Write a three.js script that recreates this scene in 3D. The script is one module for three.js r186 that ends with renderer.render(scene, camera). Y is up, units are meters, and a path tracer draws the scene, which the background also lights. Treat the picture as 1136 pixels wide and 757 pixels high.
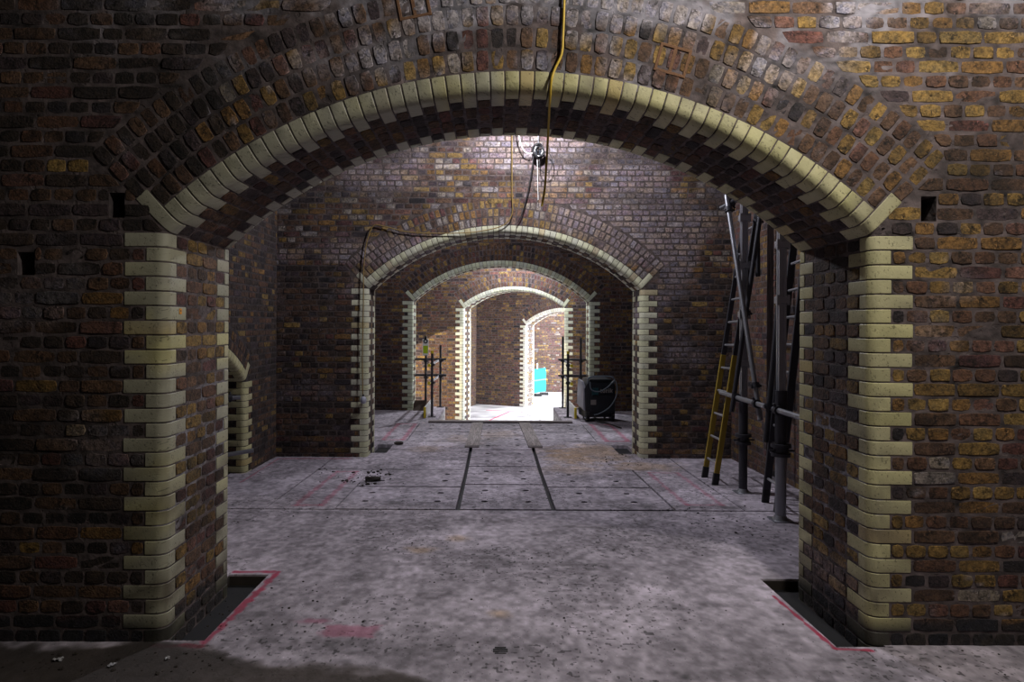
import * as THREE from 'three';
import { mergeGeometries, toCreasedNormals } from 'three/addons/utils/BufferGeometryUtils.js';
import { RoundedBoxGeometry } from 'three/addons/geometries/RoundedBoxGeometry.js';
import { FontLoader } from 'three/addons/loaders/FontLoader.js';
import { TextGeometry } from 'three/addons/geometries/TextGeometry.js';

// ------------------------------------------------------------------ camera, sky, exposure
const W = 1136, H = 757, F = 745, VX = 549.5, VY = 359, EYE = 1.8, ROLL = 0.0045;
const scene = new THREE.Scene();
const camera = new THREE.PerspectiveCamera(2 * Math.atan(H / 2 / F) * 180 / Math.PI, W / H, 0.05, 200);
camera.position.set(0, EYE, 0);
camera.rotation.set(0, 0, ROLL);
camera.setViewOffset(W, H, W / 2 - VX, H / 2 - VY, W, H);
const renderer = new THREE.WebGLRenderer();
renderer.toneMapping = THREE.LinearToneMapping;
renderer.toneMappingExposure = 1.0;
renderer.shadowMap.enabled = true;
const SKY = 14.0;                                                     // even overcast sky over the yard at the far end
scene.background = new THREE.Color().setRGB(0.92, 0.95, 1.0);
scene.backgroundIntensity = SKY;
// lamp positions: [x, y, depth, candela, [r, g, b], radius in metres]
const LAMPS = {
  front: [2.0, 4.45, 1.85, 22, [1.0, 0.94, 0.86], 0.06],
  bay: [0.4, 4.6, 7.75, 25, [0.93, 0.92, 1.0], 0.06],
  second: [-0.7, 4.3, 11.2, 11, [0.95, 0.93, 1.0], 0.06],
  third: [0.25, 3.75, 15.5, 34, [0.93, 0.95, 1.0], 0.06],
  side: [-7.4, 0.9, 13.9, 330, [1.0, 0.86, 0.68], 0.06],  // added lamp out of view, lights the left part of the askew wall
};

// ------------------------------------------------------------------ helpers
function rng(seed) { let a = seed >>> 0; return () => { a = (a + 0x6D2B79F5) | 0; let t = Math.imul(a ^ (a >>> 15), 1 | a); t = (t + Math.imul(t ^ (t >>> 7), 61 | t)) ^ t; return ((t ^ (t >>> 14)) >>> 0) / 4294967296; }; }
const clamp = (x, a = 0, b = 1) => Math.min(b, Math.max(a, x));
const smooth = (a, b, x) => { const t = clamp((x - a) / (b - a)); return t * t * (3 - 2 * t); };
const mix = (a, b, t) => [a[0] + (b[0] - a[0]) * t, a[1] + (b[1] - a[1]) * t, a[2] + (b[2] - a[2]) * t];
function hash3(x, y, z) { let h = Math.imul(x, 374761393) + Math.imul(y, 668265263) + Math.imul(z, 2147483647 ^ 0x5bd1e995) | 0; h = Math.imul(h ^ (h >>> 13), 1274126177); return ((h ^ (h >>> 16)) >>> 0) / 4294967296; }
function noise3(x, y, z) {
  const xi = Math.floor(x), yi = Math.floor(y), zi = Math.floor(z); let u = x - xi, v = y - yi, w = z - zi;
  u = u * u * (3 - 2 * u); v = v * v * (3 - 2 * v); w = w * w * (3 - 2 * w);
  const l = (a, b, t) => a + (b - a) * t;
  return l(l(l(hash3(xi, yi, zi), hash3(xi + 1, yi, zi), u), l(hash3(xi, yi + 1, zi), hash3(xi + 1, yi + 1, zi), u), v),
    l(l(hash3(xi, yi, zi + 1), hash3(xi + 1, yi, zi + 1), u), l(hash3(xi, yi + 1, zi + 1), hash3(xi + 1, yi + 1, zi + 1), u), v), w);
}
const fbm = (x, y, z, o = 4) => { let s = 0, a = 0.5, t = 0; for (let i = 0; i < o; i++) { s += a * noise3(x, y, z + i * 7.3); t += a; x *= 2.03; y *= 2.03; z *= 2.03; a *= 0.5; } return s / t; };
// 2-D noise that tiles with period n
function tnoise(x, y, n, s) {
  const xi = Math.floor(x), yi = Math.floor(y); let u = x - xi, v = y - yi; u = u * u * (3 - 2 * u); v = v * v * (3 - 2 * v);
  const m = (k) => ((k % n) + n) % n, h = (a, b) => hash3(m(a), m(b), s);
  const p = h(xi, yi) + (h(xi + 1, yi) - h(xi, yi)) * u, q = h(xi, yi + 1) + (h(xi + 1, yi + 1) - h(xi, yi + 1)) * u;
  return p + (q - p) * v;
}
function tfbm(u, v, n, o, s) { let r = 0, a = 0.5, t = 0; for (let i = 0; i < o; i++) { r += a * tnoise(u * n, v * n, n, s + i); t += a; n *= 2; a *= 0.55; } return r / t; }
function tex(size, h, srgb, fn, wrap = true) {
  const d = new Uint8Array(size * h * 4);
  for (let y = 0; y < h; y++) for (let x = 0; x < size; x++) { const c = fn((x + 0.5) / size, (y + 0.5) / h), k = (y * size + x) * 4; d[k] = clamp(c[0]) * 255; d[k + 1] = clamp(c[1]) * 255; d[k + 2] = clamp(c[2]) * 255; d[k + 3] = 255; }
  const t = new THREE.DataTexture(d, size, h); t.magFilter = THREE.LinearFilter; t.minFilter = THREE.LinearMipmapLinearFilter; t.generateMipmaps = true;
  if (wrap) t.wrapS = t.wrapT = THREE.RepeatWrapping;
  if (srgb) t.colorSpace = THREE.SRGBColorSpace;
  t.needsUpdate = true; return t;
}
const V = (x, y, z) => new THREE.Vector3(x, y, z);
// a point of the place from where it shows in the photograph and its distance from the eye's plane
const at = (px, py, d) => { const a = px - VX, b = py - VY, c = Math.cos(ROLL), s = Math.sin(ROLL); const x = a * c + b * s, y = -a * s + b * c; return V(x / F * d, EYE - y / F * d, -d); };
const used = {};
const numbered = (n) => { const k = used[n] || 0; used[n] = k + 1; return k ? `${n}_${String(k).padStart(3, '0')}` : n; };
function tag(o, label, category, group, kind) { o.userData.label = label; o.userData.category = category; if (group) o.userData.group = group; if (kind) o.userData.kind = kind; return o; }
function thing(name, label, category, p = [0, 0, 0], group, kind) { const g = new THREE.Group(); g.name = numbered(name); g.position.set(...p); scene.add(g); return tag(g, label, category, group, kind); }
function part(parent, name, geo, material) { const m = new THREE.Mesh(Array.isArray(geo) ? merge(geo) : geo, material); m.name = name; parent.add(m); return m; }
function merge(list) { return mergeGeometries(list.map((g) => { const q = g.index ? g.toNonIndexed() : g; for (const k of Object.keys(q.attributes)) if (!['position', 'normal', 'uv'].includes(k)) q.deleteAttribute(k); return q; })); }
const box = (w, h, d, x = 0, y = 0, z = 0, r = 0) => (r ? new RoundedBoxGeometry(w, h, d, 2, r) : new THREE.BoxGeometry(w, h, d)).translate(x, y, z);
function bar(a, b, r, seg = 12, r2 = r) { const d = new THREE.Vector3().subVectors(b, a), g = new THREE.CylinderGeometry(r2, r, d.length(), seg); g.applyQuaternion(new THREE.Quaternion().setFromUnitVectors(V(0, 1, 0), d.clone().normalize())); const c = a.clone().add(b).multiplyScalar(0.5); return g.translate(c.x, c.y, c.z); }
// an open pipe with a wall
function pipe(a, b, r, wall = 0.004, seg = 16) {
  const L = a.distanceTo(b), g = new THREE.LatheGeometry([[r - wall, 0], [r, 0], [r, L], [r - wall, L], [r - wall, 0]].map((p) => new THREE.Vector2(...p)), seg);
  const q = toCreasedNormals(g, 0.6); q.applyQuaternion(new THREE.Quaternion().setFromUnitVectors(V(0, 1, 0), b.clone().sub(a).normalize())); return q.translate(a.x, a.y, a.z);
}
const tube = (pts, r, seg = 60, rad = 8) => new THREE.TubeGeometry(new THREE.CatmullRomCurve3(pts, false, 'centripetal'), seg, r, rad);
function bar4(a, b, w, t, side) { // a rectangular bar from a to b; side: direction of its width
  const d = b.clone().sub(a), L = d.length(); d.normalize(); const s = side.clone().sub(d.clone().multiplyScalar(side.dot(d))).normalize(), n = new THREE.Vector3().crossVectors(s, d);
  const g = new RoundedBoxGeometry(w, L, t, 1, Math.min(w, t) * 0.2); g.applyMatrix4(new THREE.Matrix4().makeBasis(s, d, n)); const c = a.clone().add(b).multiplyScalar(0.5); return g.translate(c.x, c.y, c.z);
}

// ------------------------------------------------------------------ materials
const grain = tex(512, 512, false, (u, v) => {                      // mottled fired clay: pits, sand and lime flecks; mean about 0.45
  const st = (x) => (x - 0.5) * 2, a = st(tfbm(u, v, 8, 3, 3)), b = st(tfbm(u, v, 26, 2, 21)), c = st(tfbm(u, v, 70, 2, 51)), pit = tnoise(u * 44, v * 44, 44, 71), fl = tnoise(u * 56, v * 56, 56, 83), zone = tfbm(u, v, 5, 2, 97);
  let k = 0.45 + 0.3 * a + 0.3 * b + 0.22 * c; if (pit < 0.2) k *= 0.4 + pit * 3; let w = 0; if (fl > 0.84 && zone > 0.5) { w = 0.4; k = Math.max(k, 0.75); }
  const sm = smooth(0.53, 0.62, tfbm(u, v, 12, 3, 111)) * 0.5; // smears of lime mortar over the face
  const q = [k, k * (1 + w * 0.03), k * (1 + w * 0.35) * (1 - 0.05 * a)]; return mix(q, [0.4 + 0.3 * c, 0.44 + 0.3 * c, 0.57 + 0.3 * c], sm);
});
const rough = tex(512, 512, false, (u, v) => { const k = 0.55 * tfbm(u, v, 10, 6, 5) + 0.45 * tfbm(u, v, 60, 3, 61), c = tfbm(u, v, 30, 2, 77); const q = k - (c < 0.25 ? 0.35 : 0); return [q, q, q]; });
const mortarTex = tex(512, 512, false, (u, v) => { const k = 0.7 + 0.7 * (tfbm(u, v, 6, 3, 11) - 0.5) + 0.6 * (tfbm(u, v, 24, 2, 13) - 0.5) + 0.5 * (tfbm(u, v, 70, 2, 31) - 0.5); return [k, k * 0.985, k * 0.98]; });
const mortarFront = tex(1024, 1024, false, (u, v) => {               // bedding mortar of the near wall: lime bloom, soot, tar at the foot
  const x = -3.6 + 7.2 * u, y = -0.1 + 4.85 * v, k = 0.6 + 0.8 * (tfbm(u, v, 60, 2, 11) - 0.5) + 0.7 * (tfbm(u, v, 180, 2, 13) - 0.5);
  const crown = smooth(2.5, 3.2, y - 0.24 * Math.abs(x) + (fbm(x * 2.2, y * 2.2, 1, 3) - 0.5) * 0.9), bl = smooth(0.42, 0.62, fbm(x * 5, y * 7, 3.1, 4)) * crown, so = smooth(0.55, 0.75, fbm(x * 1.7 + 9, y * 2.4, 30, 3)) * 0.4;
  let c = mix([0.155 * k, 0.122 * k, 0.122 * k], [0.33 * k, 0.32 * k, 0.37 * k], bl * 0.85).map((q) => q * (1 - so));
  return c;
});
mortarFront.repeat.set(1 / 7.2, 1 / 4.85); mortarFront.offset.set(0.5, 0.1 / 4.85);
const M = {};
const mat = (name, rgb, roughness = 0.85, extra = {}) => { const m = new THREE.MeshStandardMaterial({ color: new THREE.Color().setRGB(...rgb), roughness, ...extra }); m.name = name; return (M[name] = m); };
mat('brick', [1, 1, 1], 0.92, { vertexColors: true, map: grain, bumpMap: rough, bumpScale: 0.006 });
mat('cream', [1, 1, 1], 0.55, { vertexColors: true, map: tex(512, 512, false, (u, v) => { const b = tfbm(u, v, 50, 3, 91), c = tfbm(u, v, 5, 5, 15); let k = 0.9 + 0.28 * (c - 0.5); if (b < 0.27) k *= 0.5; return [k, k, k * 0.98]; }), bumpMap: rough, bumpScale: 0.0015 });
mat('mortar', [0.115, 0.09, 0.09], 0.95, { map: mortarTex, bumpMap: rough, bumpScale: 0.006 });
mat('mortar_front', [1, 1, 1], 0.95, { map: mortarFront, bumpMap: rough, bumpScale: 0.006 });
mat('mortar_mid', [0.1, 0.077, 0.07], 0.95, { map: mortarTex, bumpMap: rough, bumpScale: 0.004 });
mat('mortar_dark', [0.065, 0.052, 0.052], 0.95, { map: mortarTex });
mat('steel', [0.30, 0.31, 0.34], 0.45, { metalness: 0.75 });
mat('steel_dark', [0.045, 0.045, 0.055], 0.55, { metalness: 0.4 });
mat('aluminium', [0.45, 0.46, 0.5], 0.4, { metalness: 0.8 });
mat('yellow', [0.3, 0.21, 0.02], 0.6);
mat('yellow_cap', [0.75, 0.6, 0.03], 0.5);
mat('cable_yellow', [0.62, 0.42, 0.04], 0.5);
mat('cable_black', [0.012, 0.012, 0.014], 0.5);
mat('cable_white', [0.75, 0.75, 0.73], 0.5);
mat('timber', [0.36, 0.32, 0.32], 0.85, { map: mortarTex });
mat('timber_dark', [0.07, 0.045, 0.03], 0.85, { map: mortarTex });
mat('board_white', [0.6, 0.6, 0.6], 0.7);
mat('plastic_black', [0.012, 0.016, 0.022], 0.42);
mat('plastic_grey', [0.34, 0.35, 0.42], 0.5);
mat('rubber', [0.02, 0.02, 0.022], 0.8);
mat('hose', [0.16, 0.2, 0.24], 0.5);
mat('teal_dark', [0.01, 0.08, 0.1], 0.5);
mat('letter', [0.3, 0.28, 0.26], 0.6);
mat('teal_mesh', [0.0, 0.24, 0.24], 0.7, { side: THREE.DoubleSide });
mat('teal_stripe', [0.12, 0.42, 0.43], 0.6);
mat('sign_green', [0.42, 0.6, 0.01], 0.5);
mat('paper', [0.4, 0.4, 0.42], 0.8, { side: THREE.DoubleSide });
mat('white', [0.8, 0.8, 0.8], 0.5);
mat('red_paint', [0.55, 0.02, 0.09], 0.7);
mat('clip_orange', [0.7, 0.3, 0.03], 0.6);
mat('dirt', [0.045, 0.036, 0.03], 1.0, { map: mortarTex });
mat('bitumen', [0.018, 0.019, 0.023], 0.7, { map: mortarTex });
mat('concrete_wall', [0.09, 0.08, 0.075], 0.95, { map: mortarTex });
mat('concrete_pale', [0.62, 0.61, 0.64], 0.9, { map: mortarTex });
mat('repair', [0.22, 0.115, 0.06], 0.95, { map: mortarTex });
const glow = (c, k) => { const m = new THREE.MeshStandardMaterial({ color: 0xffffff, emissive: new THREE.Color().setRGB(...c), emissiveIntensity: k, roughness: 0.5 }); m.name = 'lamp_glow'; return m; };

// ------------------------------------------------------------------ brick geometry
// a worn brick face over the four corners of a quad (p00, p10, p11, p01), n the way it faces
function brickGeo(q, n, o, R) {
  const { nx = 3, ny = 2, depth = 0.03, cham = 0.004, jit = 0.002, round = 0.004, out = 0, col } = o;
  const [a, b, c, d] = q, pos = [], uv = [], colr = [], idx = [];
  const lenU = a.distanceTo(b), lenV = a.distanceTo(d), ou = R() * 4, ov = R() * 4, flip = R() < 0.5 ? -1 : 1;
  const P = (s, t) => V((a.x * (1 - s) + b.x * s) * (1 - t) + (d.x * (1 - s) + c.x * s) * t, (a.y * (1 - s) + b.y * s) * (1 - t) + (d.y * (1 - s) + c.y * s) * t, (a.z * (1 - s) + b.z * s) * (1 - t) + (d.z * (1 - s) + c.z * s) * t);
  const push = (p, s, t) => { pos.push(p.x, p.y, p.z); uv.push((ou + flip * s * lenU) * 2, (ov + t * lenV) * 2); const k = col(p, s, t); colr.push(k[0] * 2.2, k[1] * 2.2, k[2] * 2.2); };
  const cu = cham / lenU, cv = cham / lenV, ru = round / lenU, rv = round / lenV, per = [];
  for (let i = 0; i <= nx; i++) per.push([i, 0]); for (let j = 1; j <= ny; j++) per.push([nx, j]); for (let i = nx - 1; i >= 0; i--) per.push([i, ny]); for (let j = ny - 1; j >= 1; j--) per.push([0, j]);
  const wob = {}; for (const [i, j] of per) wob[i + ',' + j] = [(R() - 0.5) * 2 * jit, (R() - 0.5) * 2 * jit];
  const st = (i, j, inset) => {
    let s = i / nx, t = j / ny; const corner = (i === 0 || i === nx) && (j === 0 || j === ny), w = wob[i + ',' + j] || [0, 0];
    s += w[0] / lenU; t += w[1] / lenV;
    const su = (inset ? cu : 0) + (corner ? ru : 0), sv = (inset ? cv : 0) + (corner ? rv : 0);
    if (i === 0) s += su; if (i === nx) s -= su; if (j === 0) t += sv; if (j === ny) t -= sv; return [s, t];
  };
  for (let j = 0; j <= ny; j++) for (let i = 0; i <= nx; i++) { const [s, t] = st(i, j, true); push(P(s, t).addScaledVector(n, out + (R() - 0.5) * jit), s, t); }
  const g = (i, j) => j * (nx + 1) + i;
  // winding: make faces point along n
  const e1 = b.clone().sub(a), e2 = d.clone().sub(a), up = e1.cross(e2).dot(n) > 0;
  const tri = (x, y, z) => up ? idx.push(x, y, z) : idx.push(x, z, y);
  for (let j = 0; j < ny; j++) for (let i = 0; i < nx; i++) { tri(g(i, j), g(i + 1, j), g(i + 1, j + 1)); tri(g(i, j), g(i + 1, j + 1), g(i, j + 1)); }
  let prev = per.map(([i, j]) => g(i, j));
  for (const [inset, z] of [[false, -cham], [false, -depth]]) {
    const base = pos.length / 3;
    for (const [i, j] of per) { const [s, t] = st(i, j, inset); push(P(s, t).addScaledVector(n, out + z), s, t); }
    const cur = per.map((_, k) => base + k);
    for (let k = 0; k < per.length; k++) { const k2 = (k + 1) % per.length; tri(prev[k], cur[k], cur[k2]); tri(prev[k], cur[k2], prev[k2]); }
    prev = cur;
  }
  const geo = new THREE.BufferGeometry();
  geo.setAttribute('position', new THREE.Float32BufferAttribute(pos, 3)); geo.setAttribute('uv', new THREE.Float32BufferAttribute(uv, 2)); geo.setAttribute('color', new THREE.Float32BufferAttribute(colr, 3));
  geo.setIndex(idx); geo.computeVertexNormals();
  const N = geo.attributes.normal, soft = o.soft ?? 0.22; for (let i = 0; i < (nx + 1) * (ny + 1); i++) { const v = V(N.getX(i), N.getY(i), N.getZ(i)).multiplyScalar(soft).addScaledVector(n, 1 - soft).normalize(); N.setXYZ(i, v.x, v.y, v.z); }
  return geo;
}
// rings of points joined into a closed solid
function loft(rings, color, R, crease = 0.55) {
  const pos = [], uv = [], n = rings[0].length, ou = R() * 4, ov = R() * 4;
  const put = (p) => { pos.push(p.x, p.y, p.z); uv.push(ou + (p.x + p.z) * 2, ov + (p.y + p.z * 0.3) * 2); };
  for (let r = 0; r + 1 < rings.length; r++) for (let k = 0; k < n; k++) { const a = rings[r][k], b = rings[r][(k + 1) % n], c = rings[r + 1][(k + 1) % n], d = rings[r + 1][k]; [a, b, c, a, c, d].forEach(put); }
  const cap = (ring, flip) => { for (let k = 1; k + 1 < n; k++) (flip ? [ring[0], ring[k + 1], ring[k]] : [ring[0], ring[k], ring[k + 1]]).forEach(put); };
  cap(rings[0], true); cap(rings[rings.length - 1], false);
  // orient outwards by the sign of the volume
  let vol = 0; for (let i = 0; i < pos.length; i += 9) vol += pos[i] * (pos[i + 4] * pos[i + 8] - pos[i + 5] * pos[i + 7]) - pos[i + 1] * (pos[i + 3] * pos[i + 8] - pos[i + 5] * pos[i + 6]) + pos[i + 2] * (pos[i + 3] * pos[i + 7] - pos[i + 4] * pos[i + 6]);
  if (vol < 0) for (let i = 0, u = 0; i < pos.length; i += 9, u += 6) { for (let k = 0; k < 3; k++) [pos[i + 3 + k], pos[i + 6 + k]] = [pos[i + 6 + k], pos[i + 3 + k]]; for (let k = 0; k < 2; k++) [uv[u + 2 + k], uv[u + 4 + k]] = [uv[u + 4 + k], uv[u + 2 + k]]; }
  let geo = new THREE.BufferGeometry(); geo.setAttribute('position', new THREE.Float32BufferAttribute(pos, 3)); geo.setAttribute('uv', new THREE.Float32BufferAttribute(uv, 2));
  geo = toCreasedNormals(geo, crease);
  if (color) { const p = geo.attributes.position, c = new Float32Array(p.count * 3); for (let i = 0; i < p.count; i++) c.set(typeof color === 'function' ? color(V(p.getX(i), p.getY(i), p.getZ(i))) : color, i * 3); geo.setAttribute('color', new THREE.BufferAttribute(c, 3)); }
  return geo;
}
function mergeFull(list) { // keeps colours
  return mergeGeometries(list.map((g) => (g.index ? g.toNonIndexed() : g)));
}
// brick colours as fired (linear)
const TONES = {
  ochre: [[0.165, 0.1, 0.028], [0.13, 0.076, 0.022], [0.185, 0.118, 0.036], [0.145, 0.076, 0.023]],
  brown: [[0.078, 0.043, 0.025], [0.062, 0.034, 0.021], [0.094, 0.051, 0.028], [0.083, 0.04, 0.023]],
  red: [[0.09, 0.036, 0.028], [0.072, 0.03, 0.027], [0.105, 0.05, 0.036]],
  dark: [[0.034, 0.023, 0.023], [0.022, 0.017, 0.018], [0.042, 0.028, 0.03]],
  deepTone: [[0.03, 0.02, 0.016], [0.04, 0.026, 0.019], [0.024, 0.017, 0.014]],
  pale: [[0.2, 0.165, 0.13], [0.17, 0.145, 0.13]],
};
function pick(weights, R) { let t = 0; for (const k in weights) t += weights[k]; let r = R() * t; for (const k in weights) { r -= weights[k]; if (r <= 0) { const l = TONES[k], c = l[Math.floor(R() * l.length)], s = 0.82 + R() * 0.36; return c.map((x) => x * s); } } return TONES.brown[0]; }

// visibility through the arches in front, used only to choose which bricks become pieces of their own
const openings = [];
function project(p) { const d = -p.z; if (d < 0.2) return null; const a = p.x / d * F, b = -(p.y - EYE) / d * F; return [VX + a, VY + b, d]; }
function inView(p) { const s = project(p); if (!s || s[0] < -5 || s[0] > W + 5 || s[1] < -5 || s[1] > H + 5) return 0; for (const o of openings) { for (const dd of [o.d, o.d + o.T]) { if (s[2] <= dd + 0.02) continue; const k = dd / s[2], x = p.x * k - o.x, y = EYE + (p.y - EYE) * k; if (Math.abs(x) > o.hw || (y > o.spring && Math.hypot(x, y - o.cy) > o.R)) return 0; } } return 1 / s[2]; }

// ------------------------------------------------------------------ a brick wall with an arched opening
// local axes: x along the wall, y up, z = 0 the face, the wall behind it
function archWall(o) {
  const { name, label, pos, rot = 0, hw, spring, rise, T, xl, xr, yb, yt, rings = 4, seed, weights, tint = null, p = 0.0762, nx = 3, ny = 2, indiv = 0, quoinParts = true, holes = [], backQuoin = true, jambBricks = true, cream = [0.54, 0.51, 0.28], creamTint = null, rough: rgh = 1 } = o;
  const R = rng(seed), g = thing(name, label, 'wall', [pos[0], 0, -pos[1]], null, 'structure'); g.rotation.y = rot; g.updateMatrixWorld();
  const Rad = (hw * hw + rise * rise) / (2 * rise), cy = spring + rise - Rad, th = Math.asin(hw / Rad), j = 0.011, Rout = Rad + 0.115 * (rings + 1);
  if (o.front) openings.push({ x: pos[0], d: pos[1], T, hw, spring, cy, R: Rad });
  const wp = (q) => g.localToWorld(q.clone());
  const on = (r, a, z = 0) => V(r * Math.sin(a), cy + r * Math.cos(a), z);
  // --- body of the wall: bedding mortar behind the faces
  const e = 0.0035, gp = 0.075, ra = Math.asin((hw + gp) / (Rad + gp)), ya = cy + (Rad + gp) * Math.cos(ra), sh = new THREE.Shape();
  sh.moveTo(xl, yb); sh.lineTo(-(hw + gp), yb); sh.lineTo(-(hw + gp), ya);
  for (let i = 1; i <= 40; i++) { const a = -ra + 2 * ra * i / 40; sh.lineTo((Rad + gp) * Math.sin(a), cy + (Rad + gp) * Math.cos(a)); }
  sh.lineTo(hw + gp, yb); sh.lineTo(xr, yb); sh.lineTo(xr, yt); sh.lineTo(xl, yt); sh.closePath();
  for (const [x0, x1, y0, y1] of holes) { const h = new THREE.Path(); h.moveTo(x0, y0); h.lineTo(x0, y1); h.lineTo(x1, y1); h.lineTo(x1, y0); h.closePath(); sh.holes.push(h); }
  const body = [new THREE.ExtrudeGeometry(sh, { depth: T - 2 * e, bevelEnabled: false }).translate(0, 0, -T + e)];
  const prof = (x0, x1, z0, z1, r, both) => { const q = [[x1, z0]]; for (let i = 0; i <= 5; i++) { const a = Math.PI / 2 * i / 5; q.push([x0 + r - r * Math.sin(a), z0 - r + r * Math.cos(a)]); } if (both) for (let i = 0; i <= 5; i++) { const a = Math.PI / 2 * i / 5; q.push([x0 + r - r * Math.cos(a), z1 + r - r * Math.sin(a)]); } else q.push([x0, z1]); q.push([x1, z1]); return q; };
  const core = prof(e, gp, -e, -T + e, 0.055, true);
  for (const s of [-1, 1]) { const ring = (y) => core.map(([x, z]) => V(s * (hw + x), y, z)); body.push(loft([ring(yb), ring(spring + 0.04)], null, R)); }
  { const rs = []; for (let i = 0; i <= 48; i++) { const a = -th - 0.01 + (2 * th + 0.02) * i / 48; rs.push(core.map(([x, z]) => on(Rad + x, a, z))); } body.push(loft(rs, null, R)); }
  for (const [x0, x1, y0, y1, dep] of holes) body.push(box(x1 - x0 + 0.02, y1 - y0 + 0.02, 0.05, (x0 + x1) / 2, (y0 + y1) / 2, -dep - 0.025));
  part(g, 'mortar', body, o.mortar || M.mortar);
  // --- collect the brown bricks
  const list = []; // { q, n, kind, tone }
  const quad = (x0b, x1b, x1t, x0t, y0, y1) => [V(x0b, y0, 0), V(x1b, y0, 0), V(x1t, y1, 0), V(x0t, y1, 0)];
  const ySk = cy + Rout * Math.cos(th);
  const edge = (y) => y <= spring ? hw : y < ySk ? (y - cy) * Math.tan(th) : y < cy + Rout ? Math.sqrt(Math.max(0, Rout * Rout - (y - cy) ** 2)) : -1;
  const kTop = -Math.ceil((yt - spring) / p), kBot = Math.ceil((spring - yb) / p);
  for (let k = kTop; k < kBot; k++) {
    const y1 = spring - k * p - j / 2, y0 = Math.max(spring - (k + 1) * p + j / 2, yb), even = ((k % 2) + 2) % 2 === 0; if (y1 > yt || y1 - y0 < 0.02) continue;
    const runs = []; const start = (y) => { const b = edge(y); return b < 0 ? null : (k >= 0 ? hw + (even ? 0.218 : 0.105) : b) + j; };
    const sb = start(y0), stp = start(y1);
    if (stp === null || sb === null || (k < 0 && sb < 0.12)) { runs.push([xl - R() * 0.2, xr, 0, 0, 0]); } else { runs.push([sb, xr, stp, 0, 1]); runs.push([sb, -xl, stp, 0, -1]); }
    for (const [xs, xe, xt, , s] of runs) {
      let x = xs, first = s !== 0, sg = s || 1;
      while (x < xe) {
        let L = even ? 0.218 : 0.105; if (first && k >= 0) L = even ? 0.218 : 0.062; if (k < 0 && first) L *= 0.5 + R() * 0.5; L += (R() - 0.5) * 0.012;
        if (even && R() < 0.1) L = 0.105; let x2 = Math.min(x + L, xe); if (s === 0 && x < xl) { const cut = x; x = xl; if (x2 - x < 0.03) { x = x2 + j; continue; } }
        const tx = first && xt ? Math.max(xt, x - 0.05) : x; let A = Math.min(sg * x, sg * x2), B = Math.max(sg * x, sg * x2); const hit = holes.find(([a, b, c, dd]) => B > a && A < b && y1 > c && y0 < dd);
        if (hit) { for (const [p0, p1] of [[A, hit[0]], [hit[1], B]]) if (p1 - p0 > 0.03) list.push({ q: quad(p0, p1, p1, p0, y0, y1), n: V(0, 0, 1), kind: 'brick' }); }
        else if (x2 - Math.max(x, tx) > 0.025) list.push({ q: sg > 0 ? quad(x, x2, x2, tx, y0, y1) : [V(-x2, y0, 0), V(-x, y0, 0), V(-tx, y1, 0), V(-x2, y1, 0)], n: V(0, 0, 1), kind: 'brick' });
        x = x2 + j; first = false;
      }
    }
  }
  for (let r = 1; r <= rings; r++) {
    const r0 = Rad + 0.115 * r + 0.002, r1 = r0 + 0.105, n = Math.round(2 * th * r0 / 0.0755), da = 2 * th / n;
    let a = -th; const sh0 = R() * 0.5;
    for (let i = 0; i < n; i++) { const a0 = -th + da * i + (j * 0.5) / r0, a1 = -th + da * (i + 1) - (j * 0.5) / r0, w = (R() - 0.5) * 0.004 / r0; const lo = (i === 0 || i === n - 1) && r < 2; if (lo) continue; list.push({ q: [on(r0, a0 + w), on(r0, a1 + w), on(r1, a1 + w), on(r1, a0 + w)], n: V(0, 0, 1), kind: 'arch_brick' }); }
  }
  const zr = (z0, z1, cuts) => { const out = []; const L = z0 - z1; for (let i = 0; i < cuts; i++) out.push([z0 - L * i / cuts - (i ? j / 2 : 0), z0 - L * (i + 1) / cuts + (i < cuts - 1 ? j / 2 : 0)]); return out; };
  const nv = Math.round(2 * th * (Rad + 0.05) / 0.0765), dv = 2 * th / nv;
  if (jambBricks) {
    for (let k = 0; k < kBot; k++) {
      const y1 = spring - k * p - j / 2, y0 = Math.max(spring - (k + 1) * p + j / 2, yb), even = k % 2 === 0; if (y1 - y0 < 0.02) continue;
      const b = even ? 0.105 : 0.218, L = T - b - (backQuoin ? b : 0) - 2 * j; if (L < 0.04) continue;
      const cuts = Math.max(1, Math.round(L / (even ? 0.116 : 0.229)));
      for (const s of [-1, 1]) for (const [z0, z1] of zr(-b - j, -b - j - L, cuts)) list.push({ q: [V(s * hw, y0, z0), V(s * hw, y0, z1), V(s * hw, y1, z1), V(s * hw, y1, z0)], n: V(-s, 0, 0), kind: 'jamb_brick' });
    }
    for (let i = 0; i < nv; i++) {
      const a0 = -th + dv * i + 0.004 / Rad, a1 = -th + dv * (i + 1) - 0.004 / Rad, b = i % 2 ? 0.218 : 0.105, L = T - b - (backQuoin ? b : 0) - 2 * j; if (L < 0.04) continue;
      const cuts = Math.max(1, Math.round(L / (i % 2 ? 0.229 : 0.116)));
      const m = (a0 + a1) / 2; for (const [z0, z1] of zr(-b - j, -b - j - L, cuts)) list.push({ q: [on(Rad, a0, z0), on(Rad, a1, z0), on(Rad, a1, z1), on(Rad, a0, z1)], n: V(-Math.sin(m), -Math.cos(m), 0), kind: 'soffit_brick' });
    }
  }
  for (const b of list) { b.c = b.q[0].clone().add(b.q[2]).multiplyScalar(0.5); b.w = wp(b.c); b.a = b.q[0].distanceTo(b.q[1]) * b.q[0].distanceTo(b.q[3]); }
  // --- the largest in view become pieces, the rest one joined part
  const limit = indiv ? { brick: indiv, arch_brick: 300, jamb_brick: 300, soffit_brick: 300 } : {};
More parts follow.
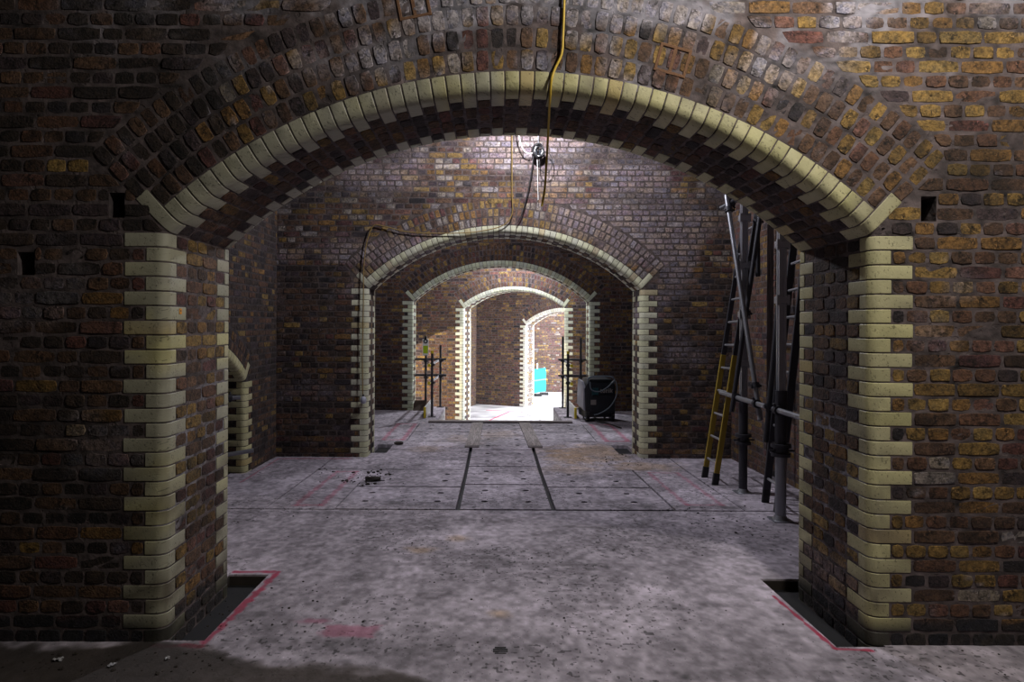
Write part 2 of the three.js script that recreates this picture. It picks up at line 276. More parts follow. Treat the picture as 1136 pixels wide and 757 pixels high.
  for (const kind of ['brick', 'arch_brick', 'jamb_brick', 'soffit_brick']) {
    const all = list.filter((b) => b.kind === kind), lim = limit[kind] || 0;
    for (const b of all) b.size = lim ? inView(b.w) * Math.sqrt(b.a) * (kind === 'soffit_brick' ? 0.6 : 1) : 0;
    all.sort((x, y) => y.size - x.size);
    const rest = [];
    all.forEach((b, i) => {
      const wgt = typeof weights === 'function' ? weights(b.w, kind) : weights, tone = pick(wgt, R);
      const L = b.q[0].distanceTo(b.q[1]), burnt = R() < 0.25 ? 0.25 + R() * 0.4 : 0, side = R() < 0.5, ph = R() * 50;
      const col = (pp, s) => { let c = tone; if (burnt) { const t = smooth(0.3, 0.75, (side ? s : 1 - s) + (noise3(pp.x * 30, pp.y * 30, ph) - 0.5) * 0.6); c = c.map((x) => x * (1 - burnt * t)); } const m = 0.8 + 0.4 * noise3(pp.x * 22 + ph, pp.y * 22, pp.z * 22); c = c.map((x) => x * m); return tint ? tint(wp(pp), c, kind) : c; };
      const own = i < lim && b.size > 0.0001, out = (R() - 0.5) * 0.005 * rgh;
      const geo = brickGeo(b.q, b.n, { nx: L > 0.15 ? nx : Math.max(1, nx - 1), ny, col, jit: 0.0022 * rgh, cham: 0.0035, round: 0.004 * rgh, out }, R);
      if (own) { geo.translate(-b.c.x, -b.c.y, -b.c.z); const m = new THREE.Mesh(geo, M.brick); m.name = kind; m.position.copy(b.c); g.add(m); } else rest.push(geo);
    });
    if (rest.length) { const m = part2(g, { brick: 'brickwork', arch_brick: 'arch_brickwork', jamb_brick: 'jamb_brickwork', soffit_brick: 'soffit_brickwork' }[kind], mergeFull(rest), M.brick); m.userData.kind = 'stuff'; }
  }
  // --- cream dressings: bullnosed quoins and voussoirs
  const quoins = [], vous = [], cj = 0.0035, ch = 0.003;
  const creamOf = (wpos) => { const s = 0.84 + R() * 0.26, y = R(); let c = [cream[0] * s, cream[1] * s, cream[2] * (s - 0.08 + y * 0.2)]; if (R() < 0.05) c = [c[0] * 0.9, c[1] * 0.78, c[2] * 0.68]; return creamTint ? (pp) => creamTint(wp(pp), c) : (pp) => { const m = 0.9 + 0.2 * noise3(pp.x * 25, pp.y * 25, pp.z * 25); return c.map((x) => x * m); }; };
  const inset = (poly, c) => { let mx = 0, mz = 0; poly.forEach(([x, z]) => { mx += x; mz += z; }); mx /= poly.length; mz /= poly.length; return poly.map(([x, z]) => { const L = Math.hypot(x - mx, z - mz) || 1; return [x - (x - mx) / L * c, z - (z - mz) / L * c]; }); };
  const rb = 0.058;
  for (let k = 0; k < kBot; k++) {
    const y1 = spring - k * p - cj, y0 = Math.max(spring - (k + 1) * p + cj, yb); if (y1 - y0 < 0.02) continue;
    const even = k % 2 === 0, a = (even ? 0.218 : 0.105) + (R() - 0.5) * 0.006, b = even ? 0.105 : 0.218;
    for (const s of [-1, 1]) for (const back of backQuoin ? [0, 1] : [0]) {
      const poly = prof(0, a, 0, -b, rb, false), ring = (pl, y) => pl.map(([x, z]) => V(s * (hw + x), y, back ? -T - z : z)), pi = inset(poly, ch);
      quoins.push(loft([ring(pi, y0), ring(poly, y0 + ch), ring(poly, y1 - ch), ring(pi, y1)], creamOf(), R));
    }
  }
  for (let i = 0; i < nv; i++) for (const back of backQuoin ? [0, 1] : [0]) {
    const endp = i === 0 || i === nv - 1, a0 = -th + dv * i + cj / Rad, a1 = -th + dv * (i + 1) - cj / Rad, b = i % 2 ? 0.218 : 0.105, poly = prof(0, endp ? 0.235 : 0.109, 0, -b, rb, false), pi = inset(poly, ch);
    const ring = (pl, a) => pl.map(([x, z]) => on(Rad + x, a, back ? -T - z : z)), dc = ch / Rad;
    vous.push(loft([ring(pi, a0), ring(poly, a0 + dc), ring(poly, a1 - dc), ring(pi, a1)], creamOf(), R));
  }
  for (const [nm, arr] of [['quoin_brick', quoins], ['voussoir', vous]]) {
    if (quoinParts) for (const geo of arr) { geo.computeBoundingBox(); const c = geo.boundingBox.getCenter(V(0, 0, 0)); geo.translate(-c.x, -c.y, -c.z); const m = new THREE.Mesh(geo, M.cream); m.name = nm; m.position.copy(c); g.add(m); }
    else { const m = part2(g, nm === 'voussoir' ? 'voussoirs' : 'quoins', mergeFull(arr), M.cream); m.userData.kind = 'stuff'; }
  }
  return g;
}
function part2(parent, name, geo, material) { const m = new THREE.Mesh(geo, material); m.name = name; parent.add(m); return m; }
// a plain brick wall: local x from 0 to L, y from yb to yt, face at z = 0
function plainWall({ name, label, pos, rot, L, yb, yt, T = 0.35, seed, weights, nx = 1, ny = 1, tint = null, p = 0.0762, shape = true }) {
  const R = rng(seed), g = thing(name, label, 'wall', [pos[0], 0, -pos[1]], null, 'structure'); g.rotation.y = rot; g.updateMatrixWorld(); const j = 0.011, rest = [];
  part(g, 'mortar', [box(L, yt - yb, T - 0.006, L / 2, (yt + yb) / 2, -T / 2 - 0.0005)], M.mortar);
  for (let k = 0; k * p < yt - yb; k++) { let x = -R() * 0.1; const even = k % 2 === 0, y0 = yb + k * p + j / 2, y1 = Math.min(yb + (k + 1) * p - j / 2, yt); if (y1 - y0 < 0.02) continue;
    while (x < L) { const x2 = Math.min(L, x + (even ? 0.218 : 0.105) + (R() - 0.5) * 0.01), x0 = Math.max(0, x); if (x2 - x0 > 0.03) { const tone = pick(weights, R); rest.push(brickGeo([V(x0, y0, 0), V(x2, y0, 0), V(x2, y1, 0), V(x0, y1, 0)], V(0, 0, 1), { nx, ny, col: (q) => { const m = 0.85 + 0.3 * noise3(q.x * 20, q.y * 20, 3); const c = tone.map((v) => v * m); return tint ? tint(g.localToWorld(q.clone()), c) : c; }, out: (R() - 0.5) * 0.004 }, R)); } x = x2 + j; } }
  part2(g, 'brickwork', mergeFull(rest), M.brick).userData.kind = 'stuff'; return g;
}

// ------------------------------------------------------------------ the large structure
const AX = 0.12;                                                     // the axis of the arches
const floorY = (d) => d < 8.26 ? 0.14 * (8.26 - d) / 4.78 : 0;
// staining of the near wall: lime bloom and soot round the crown, splashes, tar along the foot
const nearTint = (w, c, kind) => {
  const x = w.x, y = w.y;
  const crown = smooth(2.55, 3.25, y + 0.25 * Math.cos(x * 1.1) - 0.28 * Math.abs(x - 0.1) * 0.8 + (fbm(x * 2.2, y * 2.2, 1, 3) - 0.5) * 0.9);
  const bl = fbm(x * 5, y * 7, 3.1, 4), sp = noise3(x * 34, y * 34, 9.7);
  let lime = crown * smooth(0.42, 0.64, bl) * 0.85 + smooth(0.8, 0.93, sp) * smooth(0.5, 0.7, fbm(x * 3, y * 3, 8, 3)) * 0.6;
  const blotch = smooth(0.62, 0.75, fbm(x * 2.6 + 5, y * 2.6, 12, 4)); lime += blotch * 0.22;
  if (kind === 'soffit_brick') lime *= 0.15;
  c = mix(c, [0.29, 0.27, 0.295], clamp(lime, 0, 0.8));
  const deepTone = smooth(0.58, 0.75, fbm(x * 1.7 + 9, y * 2.4, 30, 3)) * 0.45; c = c.map((v) => v * (1 - deepTone));
  const foot = floorY(-w.z) + 0.1 + 0.1 * (fbm(x * 3, w.z * 3, 5, 3) - 0.3), tar = smooth(foot + 0.03, foot - 0.02, y + (noise3(x * 40, y * 40, w.z * 40) - 0.5) * 0.05);
  return mix(c, [0.014, 0.014, 0.017], tar * 0.92);
};
const nearCream = (w, c) => {
  const g = smooth(0.52, 0.72, fbm(w.x * 7, w.y * 7, w.z * 7, 4)) * 0.5, m = 0.92 + 0.16 * noise3(w.x * 25, w.y * 25, w.z * 25); let r = mix(c.map((v) => v * m), [0.14, 0.125, 0.1], g);
  if (w.x < 0) r = mix(r, [0.34, 0.34, 0.29], 0.75 * smooth(0.25, 0.45, fbm(w.x * 4, w.y * 3, 2, 3)));  // left cream greyed; tint of the light put into the colour
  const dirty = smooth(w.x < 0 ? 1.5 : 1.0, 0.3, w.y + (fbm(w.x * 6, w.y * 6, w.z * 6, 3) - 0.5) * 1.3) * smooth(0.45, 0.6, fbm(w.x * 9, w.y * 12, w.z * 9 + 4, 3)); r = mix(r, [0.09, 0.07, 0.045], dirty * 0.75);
  const foot = floorY(-w.z) + 0.05 + 0.06 * fbm(w.x * 4, w.z * 4, 2, 3); return mix(r, [0.02, 0.02, 0.022], smooth(foot + 0.03, foot - 0.01, w.y) * 0.9);
};
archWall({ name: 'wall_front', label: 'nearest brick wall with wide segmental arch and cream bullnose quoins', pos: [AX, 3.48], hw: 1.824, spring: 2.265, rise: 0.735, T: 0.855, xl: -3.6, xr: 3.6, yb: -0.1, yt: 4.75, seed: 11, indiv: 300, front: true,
  weights: (w, k) => k === 'soffit_brick' ? { brown: 4, dark: 3, red: 1, ochre: 0.6 } : k === 'jamb_brick' ? (w.x < 0 ? { ochre: 4, brown: 4, red: 1.5 } : { brown: 5, dark: 2, ochre: 3 }) : w.x > 0.3 ? { ochre: 6, brown: 4, red: 1.0, dark: 0.9, pale: 0.3 } : w.x < -1.4 ? { brown: 4, red: 1.2, ochre: 0.6, dark: 2, deepTone: 6 } : { brown: 4, ochre: 3.2, dark: 2, red: 1.2, pale: 0.5 },  // darker tones weigh more left of the arch, on soffit and right jamb
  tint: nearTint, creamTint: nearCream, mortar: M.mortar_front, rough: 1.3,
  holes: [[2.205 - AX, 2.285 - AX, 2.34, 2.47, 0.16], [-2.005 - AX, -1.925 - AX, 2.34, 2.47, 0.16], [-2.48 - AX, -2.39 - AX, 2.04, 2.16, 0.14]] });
const midTint = (w, c) => {
  const x = w.x, y = w.y; let bl = fbm(x * 1.6, y * 2.2, 4, 4), lime = smooth(0.44, 0.66, bl + 0.14 * smooth(0.6, 1.6, x + (y - 3) * 0.7) * smooth(3.0, 2.2, x) - (y < 2.6 ? 0.16 : 0)) * 0.5; lime += smooth(0.78, 0.9, noise3(x * 26, y * 30, 2)) * 0.3;
  c = mix(c, [0.26, 0.22, 0.235], clamp(lime, 0, 0.75)); const deepTone = smooth(0.5, 0.7, fbm(x * 1.1 + 3, y * 3.2, 17, 3)) * smooth(3.2, 3.9, y + fbm(x, y, 1, 2) * 0.4) * 0.6; return c.map((v) => v * (1 - deepTone));
};
archWall({ name: 'wall_middle', label: 'second brick wall across the vault with cream arch and hanging cables', pos: [AX, 9.0], hw: 1.83, spring: 2.262, rise: 0.745, T: 0.6, xl: -3.2, xr: 3.2, yb: -0.1, yt: 4.9, seed: 23, indiv: 300, front: true, nx: 2, ny: 1, rings: 3,
  weights: (w, k) => k === 'arch_brick' ? { ochre: 5, brown: 3, red: 1.2, pale: 1.5 } : w.y > 2.6 ? { ochre: 3, brown: 3.2, red: 1.4, dark: 1.2, pale: 1.6 } : { brown: 4, ochre: 1, red: 0.6, dark: 1.5, deepTone: 3 }, mortar: M.mortar_mid, tint: midTint, cream: [0.56, 0.56, 0.4] });  // darker brick tones weigh more on the lower part
archWall({ name: 'wall_far', label: 'third brick wall with cream arch at the edge of the drop', pos: [AX, 13.87], hw: 1.82, spring: 2.255, rise: 0.735, T: 0.55, xl: -3.2, xr: 3.2, yb: -1.0, yt: 4.9, seed: 37, indiv: 0, front: true, nx: 1, ny: 1, rings: 3, weights: { brown: 5, ochre: 2, red: 1, dark: 1.6 }, cream: [0.54, 0.58, 0.44] });
archWall({ name: 'wall_lower', label: 'narrower brick wall set askew with pale arch below the steps', pos: [0.43, 16.635], rot: -0.288, hw: 1.283, spring: 2.18, rise: 0.43, T: 0.6, xl: -4.2, xr: 3.6, yb: -1.0, yt: 4.9, seed: 41, nx: 1, ny: 1, rings: 3, quoinParts: false, weights: { brown: 4, ochre: 2.5, red: 1.8, dark: 1 }, cream: [0.56, 0.58, 0.46] });
archWall({ name: 'wall_end', label: 'furthest arched brick wall before the daylit yard', pos: [2.185, 21.58], rot: -0.42, hw: 1.28, spring: 1.74, rise: 0.46, T: 0.78, xl: -5.2, xr: 2.6, yb: -1.0, yt: 4.6, seed: 43, nx: 1, ny: 1, rings: 3, quoinParts: false, weights: (w, k) => k === 'jamb_brick' || k === 'soffit_brick' ? { pale: 3, ochre: 1 } : { brown: 5, ochre: 2, red: 1.4, dark: 1 }, cream: [0.62, 0.6, 0.5] });  // jamb and soffit bricks paled: strong daylight put into their colour
plainWall({ name: 'wall_yard', label: 'sunlit brown brick wall closing the yard', pos: [-3, 27], rot: 0, L: 14, yb: -0.95, yt: 3.4, seed: 51, weights: { brown: 5, ochre: 2.6, red: 2.4, pale: 0.6 } });
archWall({ name: 'wall_left_added', label: 'added brick side wall with low arch shaping the light beyond the third arch', pos: [AX - 3.05, 15.9], rot: Math.PI / 2, hw: 1.1, spring: 0.95, rise: 0.5, T: 0.4, xl: -1.5, xr: 1.9, yb: -0.95, yt: 4.9, seed: 63, nx: 1, ny: 1, rings: 2, quoinParts: false, weights: { brown: 5, ochre: 2, red: 1 } });  // added wall, unseen; its low arch cuts the side lamp light
// side walls of the near bay
archWall({ name: 'wall_left', label: 'dark brick wall of the near bay with low cream side arch', pos: [AX - 3.05, 6.7], rot: Math.PI / 2, hw: 1.18, spring: 1.1, rise: 0.42, T: 0.5, xl: -2.35, xr: 2.3, yb: -0.1, yt: 4.9, seed: 61, nx: 1, ny: 1, rings: 2, quoinParts: true, mortar: M.mortar_dark, weights: { brown: 4, ochre: 1, dark: 1.4, deepTone: 4 } });
plainWall({ name: 'wall_right', label: 'brown brick wall of the near bay behind the ladders', pos: [AX + 3.05, 9.05], rot: -Math.PI / 2, L: 1.2, yb: -0.05, yt: 4.9, seed: 67, weights: { brown: 5, ochre: 2, red: 2, dark: 0.7 }, nx: 2 });
plainWall({ name: 'wall_right_recess', label: 'recessed brown brick wall behind the scaffold props', pos: [AX + 3.13, 7.9], rot: -Math.PI / 2, L: 3.6, yb: -0.05, yt: 4.9, seed: 71, weights: { brown: 5, ochre: 2, red: 2, dark: 0.7 }, nx: 2 });
// light-tight shell of the rooms out of sight
function shell(name, label, list, m = M.concrete_wall) { const g = thing(name, label, name.split('_')[0], [0, 0, 0], null, 'structure'); part(g, 'concrete', list.map(([x0, x1, y0, y1, d0, d1]) => box(x1 - x0, y1 - y0, d1 - d0, (x0 + x1) / 2, (y0 + y1) / 2, -(d0 + d1) / 2)), m); return g; }
shell('ceiling', 'concrete ceiling over the vaulted rooms', [[-8.5, 4.2, 4.7, 5.0, -3.4, 16.9], [-8.5, 2.0, 4.7, 5.0, 16.9, 23.2]]);
shell('wall_behind', 'plain walls of the room around the viewer', [[-3.9, 4.1, -0.3, 5, -3.3, -3.0], [-3.4, -3.1, -0.3, 5, -3.0, 3.5], [3.35, 3.65, -0.3, 5, -3.0, 3.6]]);
shell('wall_outer', 'plain outer walls along the vault', [[-8.5, -8.2, -1.2, 5, 3.3, 23], [-8.5, -3, -1.2, 5, 3.9, 4.2], [3.5, 3.8, -1.2, 5, 3.3, 16.4], [-3.4, -3.05, -1.2, 5, 9.2, 14.3], [-8.5, -3, -1.2, 5, 9.3, 9.6], [-8.5, -3.0, -1.2, 5, 23, 23.3], [-8.5, -3.2, -0.35, -0.15, 3.9, 9.5]]);

// ------------------------------------------------------------------ floors
const FX0 = -3.4, FX1 = 3.6, FD0 = 1.6, FD1 = 15.6;
const seg = (x, d, a, b) => { const dx = b[0] - a[0], dd = b[1] - a[1], t = clamp(((x - a[0]) * dx + (d - a[1]) * dd) / (dx * dx + dd * dd)); return Math.hypot(x - a[0] - dx * t, d - a[1] - dd * t); };
const rect = (x0, x1, d0, d1) => [[[x0, d0], [x1, d0]], [[x1, d0], [x1, d1]], [[x1, d1], [x0, d1]], [[x0, d1], [x0, d0]]];
// red spray paint set out on the floor: [from, to, half width, strength]
const spray = [
  ...rect(-1.9, -1.66, 6.42, 8.1).map((s) => [...s, 0.03, 0.34]), ...rect(1.86, 2.2, 6.5, 8.1).map((s) => [...s, 0.025, 0.3]),
  ...rect(-1.72, -1.42, 10.35, 12.0).map((s) => [...s, 0.035, 0.4]), ...rect(1.72, 2.05, 10.3, 12.0).map((s) => [...s, 0.035, 0.45]),
  [[-1.5, 3.44], [-1.46, 4.55], 0.021, 0.85], [[-1.46, 4.55], [-1.75, 4.55], 0.02, 0.9], [[-1.75, 3.44], [-1.5, 3.44], 0.018, 0.9],
  [[1.75, 3.44], [1.73, 4.15], 0.011, 1.0], [[1.75, 3.44], [1.92, 3.42], 0.013, 1.0],
  [[-2.85, 8.85], [-1.9, 8.9], 0.02, 0.7], [[-2.8, 7.4], [-2.85, 8.85], 0.015, 0.4],
];
const sand = [[1.35, 9.4, 0.75, 0.7, 0.9], [1.9, 8.5, 0.55, 0.35, 0.8], [0.95, 8.3, 0.5, 0.35, 0.5], [1.0, 9.0, 0.4, 0.6, 0.7], [-0.55, 5.06, 0.13, 0.1, 0.9], [-0.27, 5.35, 0.13, 0.12, 0.8], [0.02, 3.87, 0.09, 0.09, 0.9], [-0.5, 10.4, 0.4, 0.6, 0.4], [0.1, 10.9, 0.4, 0.6, 0.45], [-0.95, 9.6, 0.3, 0.3, 0.5]];
const floorTex = tex(2048, 2048, true, (u, v) => {
  const x = FX0 + u * (FX1 - FX0), d = FD0 + v * (FD1 - FD0);
  const big = fbm(x * 0.9, d * 0.7, 1, 4), midn = fbm(x * 4, d * 2.6, 5, 4), fine = fbm(x * 28, d * 22, 9, 3), grit = hash3(Math.floor(u * 2048), Math.floor(v * 2048), 4);
  let k = 0.62 + 0.13 * (big - 0.5) + 0.2 * (midn - 0.5) + 0.36 * (fine - 0.5) + 0.16 * (fbm(x * 11, d * 8, 27, 3) - 0.5);
  if (grit > 0.997) k *= 0.45; else if (grit < 0.003) k *= 1.25;
  const pale = smooth(0.55, 0.7, fbm(x * 1.6 + 7, d * 1.3, 13, 4)) * 0.1; k += pale;
  const scuff = smooth(0.6, 0.72, fbm(x * 2.2, d * 7, 23, 3)) * 0.08; k -= scuff;
  const crumbs = noise3(x * 55, d * 50, 2); if (crumbs > 0.83 && fbm(x * 1.5, d * 1.5, 3, 2) > 0.5) k *= 0.6;
  let c = [k * 1.0, k * 0.955, k * 1.02];
  for (const [sx, sd, rx, rd, s] of sand) { const q = Math.hypot((x - sx) / rx, (d - sd) / rd); if (q < 1.4) { const t = smooth(1.2, 0.2, q + (fbm(x * 9, d * 9, 6, 3) - 0.5) * 1.3) * s * 0.6; c = mix(c, [0.62 * (k + 0.42), 0.51 * (k + 0.42), 0.39 * (k + 0.42)], t); } }
  for (const [a, b, w, s] of spray) { const q = seg(x, d, a, b); if (q < w * 2.5) { const t = smooth(w * 1.5, w * 0.4, q + (fbm(x * 22, d * 22, 31, 2) - 0.5) * w * 1.8) * s * (0.45 + 0.6 * fine); c = mix(c, [0.66, 0.13, 0.25], clamp(t)); } }
  { const q = Math.max(Math.abs((x + 0.78) / 0.13), Math.abs((d - 3.62) / 0.07)); if (q < 1.6) c = mix(c, [0.66, 0.32, 0.43], 0.5 * smooth(1.3, 0.7, q + (fbm(x * 20, d * 20, 3, 3) - 0.5) * 0.9)); const q2 = Math.hypot((x + 1.0) / 0.12, (d - 3.75) / 0.04); if (q2 < 1.5) c = mix(c, [0.62, 0.28, 0.4], 0.45 * smooth(1.3, 0.2, q2 + (fbm(x * 25, d * 25, 8, 3) - 0.5))); }
  // trodden mud over the slab at the foot of the dark pier
  const mudEdge = 3.47 - 0.32 * smooth(-1.9, -0.5, x) - 0.5 * smooth(-0.6, 0.4, x) + (fbm(x * 5, d * 5, 17, 4) - 0.5) * 0.3, mud = smooth(mudEdge + 0.05, mudEdge - 0.05, d) * smooth(0.35, -0.2, x);
  c = mix(c, [0.21 * (0.5 + midn), 0.185 * (0.5 + midn), 0.17 * (0.5 + midn)], mud * (0.75 + 0.25 * fine));
  return c;
}, false);
floorTex.wrapS = floorTex.wrapT = THREE.ClampToEdgeWrapping;
mat('floor', [1, 1, 1], 0.85, { map: floorTex, bumpMap: rough.clone(), bumpScale: 0.004 });
M.floor.bumpMap.repeat.set(8, 14); M.floor.bumpMap.needsUpdate = true;
// a slab of floor cut from a plan outline [x, depth], its top following the fall of the floor
function slabGeo(outline, holes = [], th = 0.05, lift = 0) {
  const sh = new THREE.Shape(outline.map((q) => new THREE.Vector2(...q)));
  for (const h of holes) { const p = new THREE.Path(); if (h.length === 3) { for (let i = 0; i < 12; i++) { const a = -i / 12 * Math.PI * 2, q = [h[0] + h[2] * Math.cos(a), h[1] + h[2] * Math.sin(a)]; i ? p.lineTo(...q) : p.moveTo(...q); } p.closePath(); } else h.forEach((q, i) => i ? p.lineTo(...q) : p.moveTo(...q)); sh.holes.push(p); }
  const g = new THREE.ExtrudeGeometry(sh, { depth: th, bevelEnabled: false }), P = g.attributes.position, U = g.attributes.uv;
  for (let i = 0; i < P.count; i++) { const x = P.getX(i), d = P.getY(i), z = P.getZ(i); P.setXYZ(i, x, floorY(d) + lift + z - th, -d); U.setXY(i, (x - FX0) / (FX1 - FX0), (d - FD0) / (FD1 - FD0)); }
  g.computeVertexNormals(); return g;
}
const floor = thing('floor', 'grey dusty concrete floor running through the arches', 'floor', [0, 0, 0], null, 'structure');
const R4 = (x0, x1, d0, d1) => [[x0, d0], [x1, d0], [x1, d1], [x0, d1]];
part(floor, 'near_slab', slabGeo(R4(-3.35, 3.55, -3.2, 6.252), [R4(1.765, 2.02, 3.46, 4.46), R4(-1.78, -1.51, 3.5, 4.5)], 0.12), M.floor);
part(floor, 'margin_slab', slabGeo(R4(-3.1, -2.155, 6.285, 9.05)), M.floor);
part(floor, 'margin_slab', slabGeo(R4(2.345, 3.4, 6.285, 9.05)), M.floor);
const gap = 0.019, rows1 = [6.28, 7.27, 8.26], mid = [6.28, 7.4, 8.45, 9.57, 10.75, 12.1], GX = [-0.345, 0.555];
const socket = (xs, ds) => xs.flatMap((x) => ds.map((d) => [x, d, 0.034]));
for (let i = 0; i < 2; i++) {
  const a = rows1[i] + gap, b = rows1[i + 1] - gap, h = [a + 0.3, b - 0.28];
  part(floor, 'floor_slab', slabGeo(R4(-1.49, GX[0] - 0.022, a, b), socket([-1.27, -0.56], h)), M.floor);
  part(floor, 'floor_slab', slabGeo(R4(GX[1] + 0.022, 1.68, a, b), socket([0.88, 1.37], h)), M.floor);
}
part(floor, 'floor_slab', slabGeo(R4(-2.145, -1.5, 6.285, 8.25)), M.floor);
part(floor, 'floor_slab', slabGeo(R4(1.705, 2.335, 6.285, 8.25)), M.floor);
for (let i = 0; i < 5; i++) { const a = mid[i] + gap, b = mid[i + 1] - gap; part(floor, 'floor_slab', slabGeo(R4(GX[0] + 0.022, GX[1] - 0.022, a, b), socket([-0.1, 0.33], [a + 0.3, b - 0.28])), M.floor); }
part(floor, 'floor_slab', slabGeo([[-2.145, 8.265], [GX[0] - 0.022, 8.265], [GX[0] - 0.022, 10.23], [-3.0, 10.23], [-3.0, 9.06], [-2.145, 9.06]], [R4(-1.72, -1.5, 9.3, 9.95)]), M.floor);
part(floor, 'floor_slab', slabGeo([[GX[1] + 0.022, 8.265], [2.335, 8.265], [2.335, 9.06], [3.4, 9.06], [3.4, 10.23], [GX[1] + 0.022, 10.23]], [R4(1.72, 1.96, 9.3, 9.95)]), M.floor);
for (const [a, b] of [[10.24, 11.14], [11.14, 12.1]]) {
  part(floor, 'floor_slab', slabGeo(R4(-1.34, GX[0] - 0.022, a + gap, b - gap), socket([-1.1, -0.6], [a + 0.3, b - 0.25])), M.floor);
  part(floor, 'floor_slab', slabGeo(R4(GX[1] + 0.022, 1.55, a + gap, b - gap), socket([0.8, 1.3], [a + 0.3, b - 0.25])), M.floor);
}
part(floor, 'floor_slab', slabGeo(R4(-3.0, -1.355, 10.24, 12.095)), M.floor);
part(floor, 'floor_slab', slabGeo(R4(1.565, 3.4, 10.24, 12.095)), M.floor);
part(floor, 'deck_slab', slabGeo(R4(-3.0, 3.4, 12.105, 12.3)), M.floor);
part(floor, 'deck_slab', slabGeo(R4(-3.0, -1.07, 12.305, 14.45)), M.floor);
part(floor, 'deck_slab', slabGeo(R4(1.25, 3.4, 12.305, 14.45)), M.floor);
part(floor, 'sub_base', [slabGeo(R4(-3.35, 3.55, -3.2, 6.3), [], 0.12, -0.07), slabGeo(R4(-3.3, 3.5, 6.28, 8.26), [], 0.06, -0.052), slabGeo(R4(-3.3, 3.5, 8.26, 12.29), [], 0.06, -0.052)], M.bitumen);
for (const [x0, x1, d0, d1] of [[1.765, 2.02, 3.46, 4.46], [-1.78, -1.51, 3.5, 4.5]]) part(floor, 'dark_trench_lining', [[x0, x1, d0, d0 + 0.012], [x0, x1, d1 - 0.012, d1], [x0, x0 + 0.012, d0, d1], [x1 - 0.012, x1, d0, d1]].map(([a, b, c, d]) => slabGeo(R4(a, b, c, d), [], 0.12, -0.012)), M.dirt);  // dark liners added to keep the trench sides from showing pale
const edgeFaces = thing('wall_edge', 'pale concrete side of the raised floor at the drop', 'wall', [0, 0, 0], null, 'structure');
part(edgeFaces, 'concrete', [box(6.5, 0.85, 0.2, 0.2, -0.53, -12.19), box(1.93, 0.9, 2.14, -2.035, -0.5, -13.38), box(2.15, 0.9, 2.14, 2.325, -0.5, -13.38)], M.concrete_pale);
const low = thing('floor_lower', 'bright lower concrete floor beyond the drop with red set-out lines', 'floor', [0, -0.95, 0], null, 'structure');
part(low, 'concrete', box(20, 0.2, 17.9, 1.4, -0.1, -21.25), M.concrete_pale);
const strip = (a, b, w) => bar4(V(a[0], 0.002, -a[1]), V(b[0], 0.002, -b[1]), w, 0.006, V(1, 0, 0.01));
for (const [a, b, w] of [[[-0.28, 21.25], [0.7, 21.0], 0.05], [[0.7, 21.0], [1.28, 20.55], 0.05], [[-0.3, 18.6], [0.45, 20.9], 0.04], [[1.05, 21.95], [1.5, 21.8], 0.06]]) part(low, 'paint_line', new THREE.BoxGeometry(Math.hypot(b[0] - a[0], b[1] - a[1]), 0.004, w * 1.4).rotateY(Math.atan2(b[1] - a[1], b[0] - a[0])).translate((a[0] + b[0]) / 2, 0.001, -(a[1] + b[1]) / 2), M.red_paint);
for (const [x0, d0, x1, d1] of [[-0.8, 19.6, 2.4, 19.9], [1.6, 18.0, 0.8, 20.9]]) part(low, 'joint_strip', new THREE.BoxGeometry(Math.hypot(x1 - x0, d1 - d0), 0.004, 0.025).rotateY(Math.atan2(d1 - d0, x1 - x0)).translate((x0 + x1) / 2, 0.001, -(d0 + d1) / 2), M.mortar);
// left wall of the room before the yard, with a pale quoin column at its end
{
  // runs from beside the askew arch to the end wall, facing the passage
  const A = V(-2.15, 0, -17.4), B = V(-0.64, 0, -22.75), L = A.distanceTo(B), g = plainWall({ name: 'wall_side', label: 'brick side wall seen edge-on beyond the askew arch', pos: [A.x, 17.4], rot: Math.atan2(-(B.z - A.z), B.x - A.x), L, yb: -0.95, yt: 4.7, seed: 77, weights: { brown: 5, ochre: 2, red: 1 } });
  const Rq = rng(5); for (let k = 0; k < 36; k++) { const w = k % 2 ? 0.22 : 0.11; part2(g, 'quoin_brick', loft([-0.95 + k * 0.0762 + 0.004, -0.95 + (k + 1) * 0.0762 - 0.004].map((y) => [V(L - 0.75 - w, y, 0.012), V(L - 0.64, y, 0.012), V(L - 0.64, y, -0.03), V(L - 0.75 - w, y, -0.03)]), () => [0.55, 0.55, 0.45], Rq), M.cream); }
}

// ------------------------------------------------------------------ lamps (each a fitting with its own light)
function lamp(label, [x, y, d, cd, c, r], drop) {
  const g = thing('bulkhead_lamp', label, 'lamp', [x, y, -d]);
  part(g, 'bulb', new THREE.SphereGeometry(r, 20, 14), glow(c, 6));
  part(g, 'cap', bar(V(0, r * 0.9, 0), V(0, r + 0.07, 0), 0.03), M.plastic_black);
  if (drop > 0) part(g, 'flex', bar(V(0, r + 0.06, 0), V(0, drop, 0), 0.006), M.cable_black);
  const l = new THREE.PointLight(new THREE.Color().setRGB(...c), cd, 0, 2); l.position.set(x, y, -d); l.shadow.radius = r / 0.02; l.castShadow = true; l.shadow.bias = -0.0005; scene.add(l);
}
lamp('bare lamp hanging near the ceiling in front of the nearest arch', LAMPS.front, 0.2);
lamp('bare lamp hanging above the cable coil before the second arch', LAMPS.bay, 0.28);
lamp('bare lamp hanging above the room with the pressure washer', LAMPS.second, 0.4);
lamp('bare lamp hanging over the drop beyond the third arch', LAMPS.third, 0.95);
lamp('added unseen lamp hung low in the side room beyond the third arch', LAMPS.side, 3.75);

